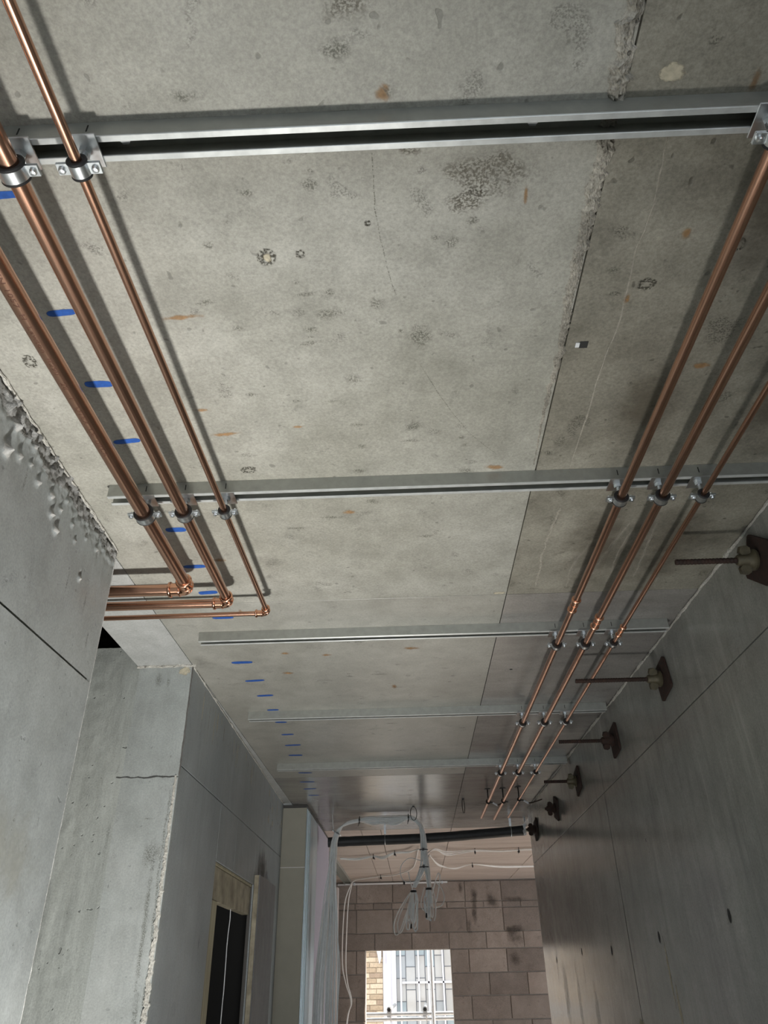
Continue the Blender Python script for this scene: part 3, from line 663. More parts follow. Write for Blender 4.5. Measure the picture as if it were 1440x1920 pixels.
# ---------------- stud partition after the left-hand wall
def partition():
    o = struct(empty('wall_partition', (0, 0, 0), 'unfinished stud partition with tan and lilac boards', 'wall'))
    x0, x1, y0 = -.945, -.757, 5.645
    MB().box(x0, x1, y0, y0 + .013, 0, 2.262, c=.001).build('plasterboard', 'tan', o)
    MB().box(x0, x1, y0, y0 + .013, 2.267, ZC - .022, c=.001).build('plasterboard', 'tan', o)
    MB().box(x0, x1, y0 + .002, y0 + .010, 2.262, 2.267).build('board_joint', 'white', o)
    # open galvanised stud: web towards the passage, lips front and back
    s = MB(); s.box(-.752, -.750, y0 + .001, y0 + .18, 0, ZC - .03); s.box(-.80, -.752, y0 + .014, y0 + .017, 0, ZC - .03); s.box(-.80, -.752, y0 + .177, y0 + .18, 0, ZC - .03)
    s.box(-.751, -.744, y0 + .03, y0 + .045, 0, ZC - .04); s.box(-.751, -.744, y0 + .12, y0 + .135, 0, ZC - .04)
    s.build('metal_stud', 'stud', o)
    MB().box(-.752, -.749, 5.85, 6.28, 0, ZC - .03).build('metal_stud', 'stud', o)
    MB().box(-.765, -.752, 6.30, 7.22, 0, ZC - .02, c=.001).build('plasterboard', 'purple', o)
    MB().box(-.90, -.80, 5.80, 7.20, 0, ZC - .05).build('insulation_core', 'joint', o)
    t = MB(); t.box(-.945, -.752, y0 + .016, 7.22, ZC - .018, ZC - .002); t.build('head_track', 'joint', o)
    # lining edge by the far corner
    tag(MB().box(-1.022, -.962, 10.46, 10.60, 0, ZC - .09, c=.003).build('board_edge', 'pinkwhite'), 'pinkish white upright board edge by the far blockwork', 'board')
    # track on the far soffit
    g = MB(); g.box(-.905, -.805, 8.0, 10.84, ZC - .004, ZC - .001); g.box(-.905, -.902, 8.0, 10.84, ZC - .034, ZC - .004); g.box(-.808, -.805, 8.0, 10.84, ZC - .034, ZC - .004)
    tag(g.build('ceiling_track', 'galv'), 'galvanised channel track fixed along the far soffit', 'track')
    c = empty('conduit', (0, 0, 0), 'pale steel conduit along the top of the blockwork', 'conduit')
    MB().tube([(-1.0, 10.815, ZC - .026), (.45, 10.815, ZC - .022)], .012, 12).build('tube', 'white', c, smooth=True)
    for x in (-.78, -.12, .38): MB().box(x - .012, x + .012, 10.80, 10.846, ZC - .040, ZC - .008).build('saddle', 'black' if x == -.12 else 'zinc', c)
partition()

# ------------------------------------------------------------------ strut channels
RAIL_Y = [.592, 1.524, 2.475, 3.430, 4.430]
RAIL_D, RAIL_W = .0365, .041
PIPE_Z = CAM_Z + .998
LEFT_X = [-.647, -.546, -.443]; RIGHT_X = [.548, .650, .750]
RIGHT_DX = lambda y: -.0055 * (y - 1.5)         # right-hand pipes drift a little to the left
LEFT_R = [.0178, .0142, .0078]; RIGHT_R = [.0105, .0105, .0070]

def hexhead(r, h): return [(math.cos(k * PI / 3) * r, math.sin(k * PI / 3) * r) for k in range(6)]
def rails():
    ext = [(-.755, .975), (-.745, .962), (-.752, .947), (-.757, .934), (-.780, .922)]
    lab = ['nearest galvanised strut channel, crossing the top of the picture', 'galvanised strut channel carrying clips for six copper pipes',
           'galvanised strut channel just past the copper elbows', 'galvanised strut channel, second from the far end', 'farthest galvanised strut channel on the soffit']
    t = .0025; w = RAIL_W; d = RAIL_D; lip = .0092; dn = .0040
    for k, (y, (x0, x1)) in enumerate(zip(RAIL_Y, ext)):
        r = empty('strut_channel', (0, y, 0), lab[k], 'strut channel', 'strut channels across the soffit')
        zt = ZC - .0004; zb = ZC - d
        poly = [(0, zt), (w, zt), (w, zb + .0015), (w - .0015, zb), (w - lip, zb), (w - lip, zb + dn), (w - lip + t * .7, zb + dn), (w - lip + t * .7, zb + t), (w - t, zb + t), (w - t, zt - t),
                (t, zt - t), (t, zb + t), (lip - t * .7, zb + t), (lip - t * .7, zb + dn), (lip, zb + dn), (lip, zb), (.0015, zb), (0, zb + .0015)]
        MB().prism(poly, x0, x1, 'yz').build('channel', 'galv', r)
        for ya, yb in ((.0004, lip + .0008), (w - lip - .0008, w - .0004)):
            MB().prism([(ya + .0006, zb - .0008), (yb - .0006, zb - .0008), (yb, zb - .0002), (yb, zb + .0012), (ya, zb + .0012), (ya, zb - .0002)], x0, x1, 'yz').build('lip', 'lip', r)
        bx = {0: (-.395, .215), 1: (-.30, .25), 2: (-.30, .30), 3: (-.3, .35), 4: (-.3, .3)}[k]
        for x in bx:
            MB().prism([(x + a, w / 2 + b) for a, b in hexhead(.0095, 0)], zt - t - .010, zt - t, 'xy').build('anchor_bolt', 'zinc', r)
        ticks = (LEFT_X if k in (0, 1) else []) + ([x + RIGHT_DX(y) for x in RIGHT_X])
        for x in ticks:
            MB().box(x - .001, x + .001, -.0006, .0, zb + .012, zb + .028).build('pen_mark', 'ink', r)
rails()

# ------------------------------------------------------------------ pipe clips
def clip(loc, r, label, group, stud_h):
    """two-part rubber-lined clip hung from a square plate under the channel; origin at the pipe axis"""
    o = empty('pipe_clip', loc, label, 'pipe clip', group)
    zt = stud_h                                             # underside of the channel above the axis
    # plate with its two short edges turned up along the channel
    p = MB(); p.box(-.023, .023, -.026, .026, zt - .0035, zt - .0005, c=.0008)
    p.build('backing_plate', 'zinc', o)
    MB().prism(hexhead(.0095, 0), zt - .012, zt - .0035, 'xy').build('hex_nut', 'zinc', o)
    ro = r + .0066
    MB().lathe([(ro - .001, .0048), (zt - .010, .0048)], (0, 0, 0), (0, 0, 1), 10).build('threaded_stud', 'zinc', o, smooth=True)
    def ring(ri, ra, hw, name, mt, a0=0, a1=360, n=36):
        m = MB(); cnt = n if a1 - a0 >= 360 else n + 1; vs = []; fs = []
        for i in range(cnt):
            a = math.radians(a0 + (a1 - a0) * i / n)
            for rr, yy in ((ri, -hw), (ra, -hw), (ra, hw), (ri, hw)): vs.append((math.cos(a) * rr, yy, math.sin(a) * rr))
        for i in range(n):
            j = (i + 1) % cnt
            for q in range(4): fs.append((i * 4 + q, i * 4 + (q + 1) % 4, j * 4 + (q + 1) % 4, j * 4 + q))
        if cnt != n: fs += [(3, 2, 1, 0), (n * 4, n * 4 + 1, n * 4 + 2, n * 4 + 3)]
        return m.add(vs, fs).build(name, mt, o, smooth=35)
    ring(r + .0003, r + .0054, .0125, 'rubber_lining', 'rubber')
    ring(r + .0050, r + .0070, .0090, 'upper_band', 'zinc', 4, 176)
    ring(r + .0050, r + .0070, .0090, 'lower_band', 'zinc', 184, 356)
    # beads of rubber that wrap the band edges
    for s in (-1, 1):
        m = MB(); m.tube([(math.cos(2 * PI * k / 32) * (r + .0054), s * .0112, math.sin(2 * PI * k / 32) * (r + .0054)) for k in range(32)], .0026, 8, closed=True)
        m.build('rubber_rim', 'rubber', o, smooth=True)
    for s in (-1, 1):
        xa, xb = s * (r + .0055), s * (r + .0245)
        e = MB(); e.box(min(xa, xb), max(xa, xb), -.0090, .0090, .0006, .0026, c=.0006); e.box(min(xa, xb), max(xa, xb), -.0090, .0090, -.0026, -.0006, c=.0006)
        ear = e.build('ear', 'zinc', o)
        xs = s * (r + .0165)
        m = MB(); m.lathe([(-.0095, .0012), (-.0088, .0040), (-.0060, .0056), (-.0026, .0058), (.009, .003)], (xs, 0, 0), (0, 0, 1), 14)
        m.build('screw', 'zinc', o, smooth=True)
    return o

clip_proto = {}
def put_clip(x, y, r, label, group, stud):
    key = (round(r, 4), round(stud, 4))
    if key in clip_proto:
        o = copy_tree(clip_proto[key]); o.location = (x, y, PIPE_Z); o['label'] = label; o['group'] = group; return o
    clip_proto[key] = clip((x, y, PIPE_Z), r, label, group, stud); return clip_proto[key]
STUD = ZC - RAIL_D - .001 - PIPE_Z
SIZE = ['thickest', 'middle', 'thinnest']
RAILN = ['the nearest strut channel', 'the second strut channel', 'the channel just past the elbows', 'the second-farthest strut channel', 'the farthest strut channel']
def clips():
    for k, ry in enumerate(RAIL_Y):
        yc = ry + RAIL_W / 2
        if k < 2:
            for i, x in enumerate(LEFT_X):
                if k == 0 and i == 0: continue                         # outside the picture
                put_clip(x + (.006 * (yc - 1.545) if i == 2 else 0), yc, LEFT_R[i], 'rubber-lined clip on the %s left-hand copper pipe at %s' % (SIZE[i], RAILN[k]), 'clips on the left-hand pipes', STUD)
        for i, x in enumerate(RIGHT_X):
            if k == 0 and i > 0: continue
            put_clip(x + RIGHT_DX(yc), yc, RIGHT_R[i], 'rubber-lined clip on the %s right-hand copper pipe at %s' % (['left', 'middle', 'right'][i], RAILN[k]), 'clips on the right-hand pipes', STUD)
clips()

# ------------------------------------------------------------------ copper pipes
def bead_ring(m, c, axis, r, t, n=28):
    """half-round bead around a fitting end"""
    m.lathe([(-t, r), (-t * .7, r + t * .75), (0, r + t), (t * .7, r + t * .75), (t, r)], c, axis, n)
def left_pipes():
    lab = ['thickest left-hand copper pipe with printed lettering, turning left at its elbow', 'middle left-hand copper pipe turning left at its elbow', 'thinnest left-hand copper pipe turning left at its elbow']
    yb = [1.966, 2.068, 2.152]
    for x, r, ye, l in zip(LEFT_X, LEFT_R, yb, lab):
        th = .006 if r < .01 else 0.0                                  # the thinnest run is laid slightly askew
        o = empty('copper_pipe', (x - th * 1.545, 0, PIPE_Z), l, 'copper pipe', 'left-hand copper pipes'); o.rotation_euler.z = -th
        R = max(r * 1.35, .018)                                        # bend radius of the elbow
        so = r * 1.35 + .012                                           # socket length
        a0 = ye - R; y_s = a0 - so
        MB().tube([(0, -.6, 0), (0, .2, 0), (0, 1.0, 0), (0, y_s + .01, 0)], r, 32).build('pipe', 'copper', o, smooth=True)
        xs = -R - so
        MB().tube([(xs + .01, ye, 0), (-.6, ye, 0), (-1.8 - x, ye, 0)], r, 32).build('pipe', 'copper', o, smooth=True)
        # elbow: socket, quarter bend, socket, beads at both mouths
        rr = r + .0024; m = MB(); path = [(0, y_s, 0), (0, a0, 0)]
        for k in range(1, 12): t = k / 12 * PI / 2; path.append((-R + R * math.cos(t), a0 + R * math.sin(t), 0))
        path += [(-R, ye, 0), (xs, ye, 0)]
        m.tube(path, rr, 32)
        el = m.build('elbow', 'copper_fit', o, smooth=True)
        bt = .0034 + r * .09
        for c, ax in (((0, y_s + bt, 0), (0, 1, 0)), ((0, a0 - bt * .4, 0), (0, 1, 0)), ((xs + bt, ye, 0), (1, 0, 0)), ((-R - bt * .4, ye, 0), (1, 0, 0))):
            b = MB(); bead_ring(b, c, ax, rr - .0006, bt if c in ((0, y_s + bt, 0), (xs + bt, ye, 0)) else bt * .55)
            b.build('bead', 'copper_fit', el, smooth=60)
        if r > .016: lettering(o, r)
def lettering(parent, r):
    cu = bpy.data.curves.new('lettering', 'FONT')
    cu.body = 'EN 1057  H  Lawton  R290   28   1   LITEX  CE  UKCA'
    cu.size = .0125; cu.space_character = 1.12
    t = bpy.data.objects.new('lettering', cu); COL.objects.link(t)
    bpy.context.view_layer.update()
    me = bpy.data.meshes.new_from_object(t.evaluated_get(bpy.context.evaluated_depsgraph_get()))
    bpy.data.objects.remove(t)
    bm = bmesh.new(); bm.from_mesh(me); bmesh.ops.subdivide_edges(bm, edges=[e for e in bm.edges if e.calc_length() > .004], cuts=1); bm.to_mesh(me); bm.free()
    y0 = .775; x0, x1 = min(v.co.x for v in me.vertices), max(v.co.x for v in me.vertices); k = .50 / (x1 - x0)
    a0 = math.radians(-86)
    for v in me.vertices:
        u, w = (v.co.x - x0) * k, v.co.y
        a = a0 + (w - .004) / r                                       # angle round the pipe: 0 = +x, -90 = straight down
        rr = r + .00025
        v.co = (math.cos(a) * rr, y0 + u, math.sin(a) * rr)
    me.materials.clear(); me.materials.append(MT['engrave'])
    o = bpy.data.objects.new('lettering', me); COL.objects.link(o); o.parent = parent
left_pipes()

def right_pipes():
    yc = [2.16, 2.30, 2.384]; ye = [5.85, 5.92, 5.87]
    for i, (x, r) in enumerate(zip(RIGHT_X, RIGHT_R)):
        o = empty('copper_pipe', (0, 0, PIPE_Z), '%s of the three straight right-hand copper pipes, open at its far end' % ['left', 'middle', 'right'][i], 'copper pipe', 'right-hand copper pipes')
        P = lambda y: (x + RIGHT_DX(y), y, 0)
        MB().tube([P(-.6), P(.5), P(yc[i] - .012)], r, 28).build('pipe', 'copper', o, smooth=True)
        # far length is open-ended: tube wall with a dark bore
        m = MB(); m.tube([P(yc[i] + .012), P(4.0), P(ye[i])], r, 28, cap=False); m.tube([P(ye[i]), P(ye[i] - .25)], r - .0012, 28, cap=True)
        m.build('pipe', 'copper', o, smooth=True)
        c = MB(); L = .030 + r; rr = r + .0015
        c.tube([P(yc[i] - L), P(yc[i]), P(yc[i] + L)], rr, 28); cp = c.build('coupling', 'copper_fit', o, smooth=True)
        for d in (-1, 1):
            b = MB(); bead_ring(b, P(yc[i] + d * (L - .004)), (RIGHT_DX(2) - RIGHT_DX(1), 1, 0), rr - .0006, .0042); b.build('bead', 'copper_fit', cp, smooth=60)
        s = MB(); s.tube([P(yc[i] - .006), P(yc[i] + .006)], rr + .0012, 28); s.build('stop_band', 'copper_fit', cp, smooth=40)
        # light clip near the open end, held by a short drop rod
        y5 = [5.27, 5.26, 5.22][i]
        q = P(y5); e = empty('end_clip', (q[0], y5, PIPE_Z), 'small dark clip near the open end of the %s right-hand pipe' % ['left', 'middle', 'right'][i], 'pipe clip', 'clips at the open pipe ends')
        t = MB(); t.tube([(math.cos(2 * PI * k / 24) * (r + .003), 0, math.sin(2 * PI * k / 24) * (r + .003)) for k in range(24)], .0045, 6, closed=True); t.build('ring', 'black', e, smooth=True)
        MB().tube([(0, 0, r + .005), (0, 0, ZC - PIPE_Z)], .004, 8).build('drop_rod', 'black', e)
        MB().box(-.018, .018, -.018, .018, ZC - PIPE_Z - .004, ZC - PIPE_Z - .0005).build('ceiling_plate', 'black', e)
        if i != 1:
            MB().tube([(.028, 0, -.006), (.062, .02, -.022)], .006, 10).build('white_sleeve', 'string', e, smooth=True)
            MB().tube([(.060, .02, -.021), (.070, .0, -.022), (.082, -.02, -.018)] if i == 0 else [(.060, .02, -.021), (.085, .0, -.022), (.150, -.02, -.006)], .004, 8).build('arm', 'rust', e, smooth=True)
        MB().tube([(.006, 0, -.004), (.030, 0, -.007)], .0045, 8).build('screw_ear', 'black', e)
right_pipes()

# ------------------------------------------------------------------ formwork ties on the right-hand wall
def ties():
    spec = [(1.835, .968, .235, 38, True), (2.715, .938, .335, -10, True), (3.46, .909, .258, -8, False), (4.27, .905, .188, -12, True), (4.93, .883, .075, 20, False), (5.70, .884, .075, -10, False)]
    lab = ['nearest rusty tie plate with a long threaded rod, at the right edge of the picture', 'second rusty tie plate, diamond-turned, its rod the longest', 'third rusty tie plate along the wall with a dark wing nut and rod',
           'fourth rusty tie plate along the wall with a shorter rod', 'fifth tie plate along the wall with no rod showing', 'farthest tie plate, at the end of the right-hand wall']
    for (y, z, L, ang, pale), l in zip(spec, lab):
        x = XR(y); o = empty('formwork_tie', (x, y, z + CAM_Z), l, 'tie plate', 'formwork ties along the right-hand wall')
        a = math.radians(ang); h = .060
        sq = []
        for k in range(4):
            t = a + PI / 4 + k * PI / 2
            for dt in (-.06, .06): sq.append((math.cos(t + dt) * h * 1.41, math.sin(t + dt) * h * 1.41))
        m = MB(); m.prism(sq, -.010, -.001, 'yz'); m.lathe([(-.016, .018), (-.010, .026)], (0, 0, 0), (1, 0, 0), 20); m.build('plate', 'rust', o)
        # wing nut: hub, flange and two lugs
        n = MB(); n.lathe([(-.016, .030), (-.022, .031), (-.027, .022), (-.040, .017), (-.062, .016), (-.066, .013)], (0, 0, 0), (1, 0, 0), 20)
        for s in (-1, 1):
            tw = random.uniform(-.6, .6)
            pts = [(-.050, s * .010), (-.028, s * .010), (-.030, s * .034), (-.040, s * .041), (-.056, s * .038), (-.060, s * .022)]
            B = MB(); B.prism(pts, -.008, .008, 'xz')
            rot = Matrix.Rotation(.5 + tw * .3, 3, 'X')
            n.add([rot @ Vector(v) for v in B.v], B.f)
        n.build('wing_nut', 'brass' if pale else 'rust', o, smooth=40)
        # threaded rod: coarse ribbed profile
        pr = []; d = -.055
        while d > -L: pr += [(d, .0072), (d - .004, .0084), (d - .006, .0084)]; d -= .010
        pr.append((-L, .0075)); MB().lathe(pr, (0, 0, 0), (1, 0, 0), 14).build('tie_rod', 'rust', o, smooth=30)
ties()

# ------------------------------------------------------------------ insulated pipe across the end of the passage
def insulated_pipe():
    o = empty('insulated_pipe', (0, 6.40, 0), 'black foam-insulated pipe slung under the soffit past the cables', 'pipe')
    pts = spline([(-.675, 0, 2.531), (-.45, 0, 2.536), (.12, 0, 2.545), (.55, 0, 2.566), (.90, 0, 2.586)], 6)
    m = MB(); n = len(pts)
    m.tube(pts, [.037 + .0025 * nz(k * .9) for k in range(n)], 24); m.build('insulation', 'foam', o, smooth=True)
    MB().tube([(.89, 0, 2.5855), (1.2, 0, 2.59)], .014, 16).build('bare_pipe', 'galv', o, smooth=True)
    for x, z in ((-.215, 2.541), (.80, 2.581)):
        b = MB(); b.tube([(x, .0395 * math.cos(2 * PI * k / 28), z + .0395 * math.sin(2 * PI * k / 28)) for k in range(28)], .003, 6, closed=True)
        b.box(x - .009, x + .009, -.0015, .0015, z + .040, ZC - .0005); b.build('hanger_band', 'zinc', o, smooth=True)
    c = MB(); c.box(.898, .915, -.035, .035, 2.55, 2.63); c.box(.905, .96, -.30, -.02, 2.626, 2.634); c.box(.91, .925, -.02, .02, 2.61, ZC - .0005)
    c.build('end_bracket', 'zinc', o)
    MB().tube([(.90, -.01, 2.60), (.905, -.06, 2.55)], .012, 10).build('pale_spacer', 'string', o)
insulated_pipe()

# ------------------------------------------------------------------ cables
BY = 6.05
def cable(pts, r, mt, label, group, n=7, name='cable', parent=None):
    o = MB().tube(spline(pts, n), r, 7).build(name, mt, parent, smooth=True)
    if parent is None: tag(o, label, 'cable', group)
    return o
def cables():
    rnd = random.Random(11)
    BUN = empty('cable_bundle', (0, 0, 0), 'thick tied bundle of grey cables rising beside the stud partition and over', 'cable bundle')
    # main bundle: up from the floor, over the ties and down into the two hanging coils
    for k in range(20):
        a = rnd.uniform(0, 2 * PI); q = math.sqrt(rnd.random()); ox, oy = math.cos(a) * q, math.sin(a) * q
        dx = rnd.uniform(-1, 1); bow = rnd.uniform(-.035, .03)
        cx = 0 if k % 2 else .113
        P = [(-.655 + dx * .075, BY + .05 + oy * .04, .004), (-.635 + dx * .072, BY + .03 + oy * .035, .8), (-.628 + dx * .066 + bow, BY + .03 + oy * .03, 1.45), (-.612 + dx * .045 + bow * .6, BY + .02 + oy * .025, 1.95),
             (-.602 + ox * .024, BY + oy * .02, 2.33), (-.585 + ox * .020, BY + oy * .018, 2.51), (-.525 + ox * .016, BY + .01 + oy * .016, 2.60 + ox * .012),
             (-.40 + ox * .01, BY + .03 + oy * .016, 2.637 + ox * .012), (-.28, BY + .03 + oy * .016, 2.644 + ox * .016 - (.03 if k % 5 == 0 else 0)), (-.13, BY + .02 + oy * .016, 2.644 + ox * .016 - (.035 if k % 4 == 1 else 0)),
             (-.02 + ox * .01, BY + .02 + oy * .016, 2.645 + ox * .012), (.055 + ox * .012, BY + .04 + oy * .014, 2.61 + oy * .01), (.083 + ox * .016, BY + .05 + oy * .014, 2.54), (.088 + ox * .022, BY + .05 + oy * .014, 2.42),
             (.085 + ox * .018 + (.02 if cx else -.012), BY + .05 + oy * .014, 2.30), (cx + .004 + ox * .012, BY + .05 + oy * .010, 2.165)]
        cable(P, .0058, 'cable' if k % 4 else 'cable_w', None, None, parent=BUN)
    # stray ones bulging away from the bundle towards the lilac board and to the right
    cable([(-.70, BY + .02, .01), (-.715, BY, 1.0), (-.70, BY, 1.6), (-.66, BY + .01, 2.1), (-.605, BY - .03, 2.40)], .0042, 'cable', None, None, parent=BUN)
    cable([(-.60, BY - .02, .01), (-.575, BY - .02, .9), (-.545, BY - .02, 1.45), (-.535, BY - .02, 1.68), (-.565, BY - .02, 1.95), (-.585, BY - .03, 2.30)], .0036, 'cable', None, None, parent=BUN)
    # coils: folded bights hanging from a tie
    def coil(cx, zt, zb, label, wide):
        o = empty('cable_coil', (cx, BY + .05, 0), label, 'cable coil', 'tied cable coils')
        for k in range(9):
            x = rnd.uniform(-.026, .026); y = rnd.uniform(-.02, .02); b = zb + rnd.uniform(0, .11); w = rnd.uniform(.006, .014)
            lean = rnd.uniform(-.015, .006) - (.015 if wide < 0 else 0)
            P = [(x * .4, y * .5, zt), (x - w * .4, y, zt - .06), (x - w + lean * .5, y, (zt + b) / 2), (x - w + lean, y, b + .02), (x + lean, y, b), (x + w + lean, y, b + .02), (x + w + lean * .5, y, (zt + b) / 2), (x + w * .4, y, zt - .06), (x * .4 + .004, y * .5, zt)]
            MB().tube(spline(P, 6), .0040, 7).build('bight', 'cable' if k % 3 else 'cable_w', o, smooth=True)
        if wide < 0:
            for s, zz in ((1.0, 1.865), (.82, 1.875)):
                P = [(-.005, 0, zt), (-.05 * s, -.01, zt - .05), (-.115 * s, -.015, zt - .14), (-.150 * s, -.015, zz + .06), (-.142 * s, -.015, zz), (-.110 * s, -.01, zz + .015), (-.06 * s, 0, zz + .13), (-.02, 0, zt - .08)]
                MB().tube(spline(P, 8), .0042, 7).build('wide_bight', 'cable_w', o, smooth=True)
        else:
            P = [(.02, 0, zt - .06), (.05, 0, zt + .03), (.075, 0, zt + .09), (.088, 0, zt + .07), (.072, 0, zt - .02), (.05, 0, zt - .10)]
            MB().tube(spline(P, 8), .0042, 7).build('wide_bight', 'cable_w', o, smooth=True)
            P = [(.06, 0, zt + .03), (.10, 0, zt - .02), (.112, 0, zt - .08), (.09, 0, zt - .12), (.05, 0, zt - .135)]
            MB().tube(spline(P, 8), .0042, 7).build('wide_bight', 'cable_w', o, smooth=True)
            P = [(-.03, 0, zt), (-.055, 0, zt - .07), (-.06, 0, zt - .12), (-.04, 0, zt - .15), (-.02, 0, zt - .10)]
            MB().tube(spline(P, 8), .0042, 7).build('wide_bight', 'cable_w', o, smooth=True)
            P = [(.03, 0, zt), (.045, 0, zt - .10), (.042, 0, zt - .18), (.03, 0, zt - .22)]
            MB().tube(spline(P, 8), .0042, 7).build('loose_end', 'cable_w', o, smooth=True)
        MB().tube([(.017 * math.cos(2 * PI * k / 16), .017 * math.sin(2 * PI * k / 16), zt - .012) for k in range(16)], .008, 6, closed=True).build('tape_wrap', 'black', o, smooth=True)
        MB().tube([(-.026, -.01, zb + .03), (-.024, -.01, zb + .06)], .0065, 8).build('end_tape', 'black', o)
        MB().tube([(.004, -.014, zb + .008), (.006, -.014, zb + .02)], .006, 8).build('end_cap', 'string', o)
    coil(.0, 2.150, 1.868, 'left tied coil of grey cable with two wide loops', -1)
    coil(.113, 2.165, 1.935, 'right tied coil of grey cable with small loops', 1)
    # thin loop by the bundle end
    cable([(.085, BY + .03, 2.335), (-.02, BY + .02, 2.36), (-.085, BY + .02, 2.31), (-.09, BY + .02, 2.24), (-.05, BY + .02, 2.20), (.05, BY + .03, 2.21), (.085, BY + .04, 2.25)], .0026, 'cable', None, None, parent=BUN)
    cable([(-.005, BY + .04, 2.145), (-.025, BY + .04, 2.22), (-.035, BY + .04, 2.27)], .0040, 'cable_w', None, None, parent=BUN)
    # runs clipped to the far soffit
    RUN = empty('cable_run', (0, 0, 0), 'run of grey cables along the far soffit left of the drop', 'cable run', 'cable runs on the far soffit')
    for k in range(5):
        o = k * .022
        cable([(-.75, 8.30 + o, 2.655), (-.58, 8.33 + o, 2.655 - .01 * (k % 2)), (-.402, 8.25 + o, 2.662), (-.30, 8.18 + o, 2.645 - .008 * (k % 3)), (-.176, 8.03 + o, 2.662), (-.03, 7.90 + o, 2.65), (.07, 7.4, 2.60), (.09 + k * .003, 6.75, 2.48), (.09 + k * .003, 6.4, 2.45), (.09, BY + .09, 2.42)],
              .0042, 'cable', None, None, parent=RUN)
    RUN = empty('cable_run', (0, 0, 0), 'upper run of white cables along the far soffit right of the drop', 'cable run', 'cable runs on the far soffit')
    for k in range(5):
        o = k * .03
        cable([(.10, BY + .07, 2.40), (.12, 6.45, 2.44), (.15, 6.8, 2.50), (.22, 7.4, 2.60 - .01 * (k % 2)), (.35, 7.9 + o, 2.64 - .012 * (k % 3)), (.625, 8.0 + o, 2.664), (.90, 8.03 + o * .6, 2.655), (1.2, 8.0 + o * .8, 2.664), (1.7, 8.0 + o, 2.655), (2.4, 8.0 + o, 2.664)],
              .0045, 'cable_w', None, None, parent=RUN)
    RUN = empty('cable_run', (0, 0, 0), 'lower run of white cables along the far soffit right of the drop', 'cable run', 'cable runs on the far soffit')
    for k in range(3):
        o = k * .05
        cable([(.11, BY + .08, 2.36), (.13, 6.5, 2.42), (.15, 7.0, 2.50), (.20, 8.2, 2.62), (.30, 8.9 + o, 2.640), (.48, 9.2 - o, 2.63), (.67, 9.12, 2.664), (1.0, 9.2 + o, 2.648), (1.4, 9.34 + o, 2.66), (2.3, 9.4 + o, 2.662)],
              .0042, 'cable_w', None, None, parent=RUN)
    RUN = empty('cable_run', (0, 0, 0), 'pair of cream cables hanging down the blockwork left of the opening', 'cable run')
    for k in range(2):
        o = k * .045
        cable([(.06, 7.8, 2.655), (.0, 9.3, 2.664), (-.20, 9.85 + o * .4, 2.655), (-.40, 10.07 + o * .4, 2.664), (-.60, 10.22 + o * .3, 2.66), (-.75, 10.40, 2.655), (-.80 - o * .4, 10.56, 2.60), (-.845 - o, 10.60, 2.38), (-.865 - o, 10.60, 1.80), (-.84 - o * .5, 10.60, 1.55), (-.79 - o * .2, 10.60, 1.36), (-.85, 10.60 + o, 1.10), (-.86 - o, 10.60, .01)],
              .0075, 'cable_w', None, None, parent=RUN)
    # ties
    for i, (x, y, z, rr, l) in enumerate([(-.40, BY + .03, 2.637, .026, 'black cable tie round the bundle where it reaches the soffit'), (-.02, BY + .02, 2.645, .026, 'black cable tie under the ring where the bundle turns down'),
                                       (.088, BY + .05, 2.42, .030, 'upper black tie on the drop above the coils'), (.086, BY + .05, 2.30, .034, 'lower black tie on the drop above the coils')]):
        ax = i < 2; m = MB()
        m.tube([((x, y + rr * math.cos(t), z + rr * math.sin(t)) if ax else (x + rr * math.cos(t), y + .7 * rr * math.sin(t), z)) for t in [2 * PI * k / 20 for k in range(20)]], .0035, 6, closed=True)
        if ax: m.box(x - .006, x + .006, y - rr - .008, y - rr, z - .008, z + .008); m.tube([(x, y - rr, z), (x - .008, y - rr - .012, z - .05)], .002, 5)
        else: m.box(x - .012, x + .004, y - rr - .006, y - .6 * rr, z - .008, z + .008)
        m.build('cable_tie', 'black', BUN, smooth=40)
    m = MB(); m.tube([(-.575 + .032 * math.cos(t), BY + .03 * math.sin(t), 2.545 - .02 * math.cos(t)) for t in [2 * PI * k / 20 for k in range(20)]], .004, 6, closed=True)
    m.tube([(-.600, BY, 2.56), (-.61, BY + .01, ZC - .001)], .0025, 5)
    m.build('wire_tie', 'zinc', BUN, smooth=True)
    for x, y, tilt, l in ((.02, 5.80, .25, 'black tie loop hanging from the soffit above the bundle'), (.377, 5.57, 1.15, 'loose black tie loop hanging from the soffit near the pipe ends')):
        m = MB(); m.tube([(x + .024 * math.cos(tilt) * math.sin(t), y + .024 * math.sin(tilt) * math.sin(t), ZC - .052 + .048 * math.cos(t)) for t in [2 * PI * k / 24 for k in range(24)]], .0026, 6, closed=True)
        m.box(x - .008, x + .008, y - .008, y + .008, ZC - .010, ZC - .0005); tag(m.build('tie_loop', 'black', None, smooth=40), l, 'tie loop')
    for x, y, l in ((-.40, 8.29, 'left black clip on the soffit cable run'), (-.176, 8.07, 'right black clip on the left soffit cable run'), (.625, 8.06, 'black clip on the upper white cable run'), (1.06, 8.06, 'farther right black clip on the upper white cable run'),
                    (.67, 9.14, 'black clip on the lower white cable run'), (-.40, 10.09, 'black clip on the cream cables near the blockwork')):
        m = MB(); m.tube([(x, y - .06, ZC - .002), (x, y - .05, ZC - .035), (x + .01, y + .06, ZC - .04), (x, y + .07, ZC - .002)], .004, 6); m.box(x - .007, x + .007, y - .068, y - .052, ZC - .05, ZC - .03)
        tag(m.build('cable_clip', 'black', None, smooth=40), l, 'cable clip')
cables()

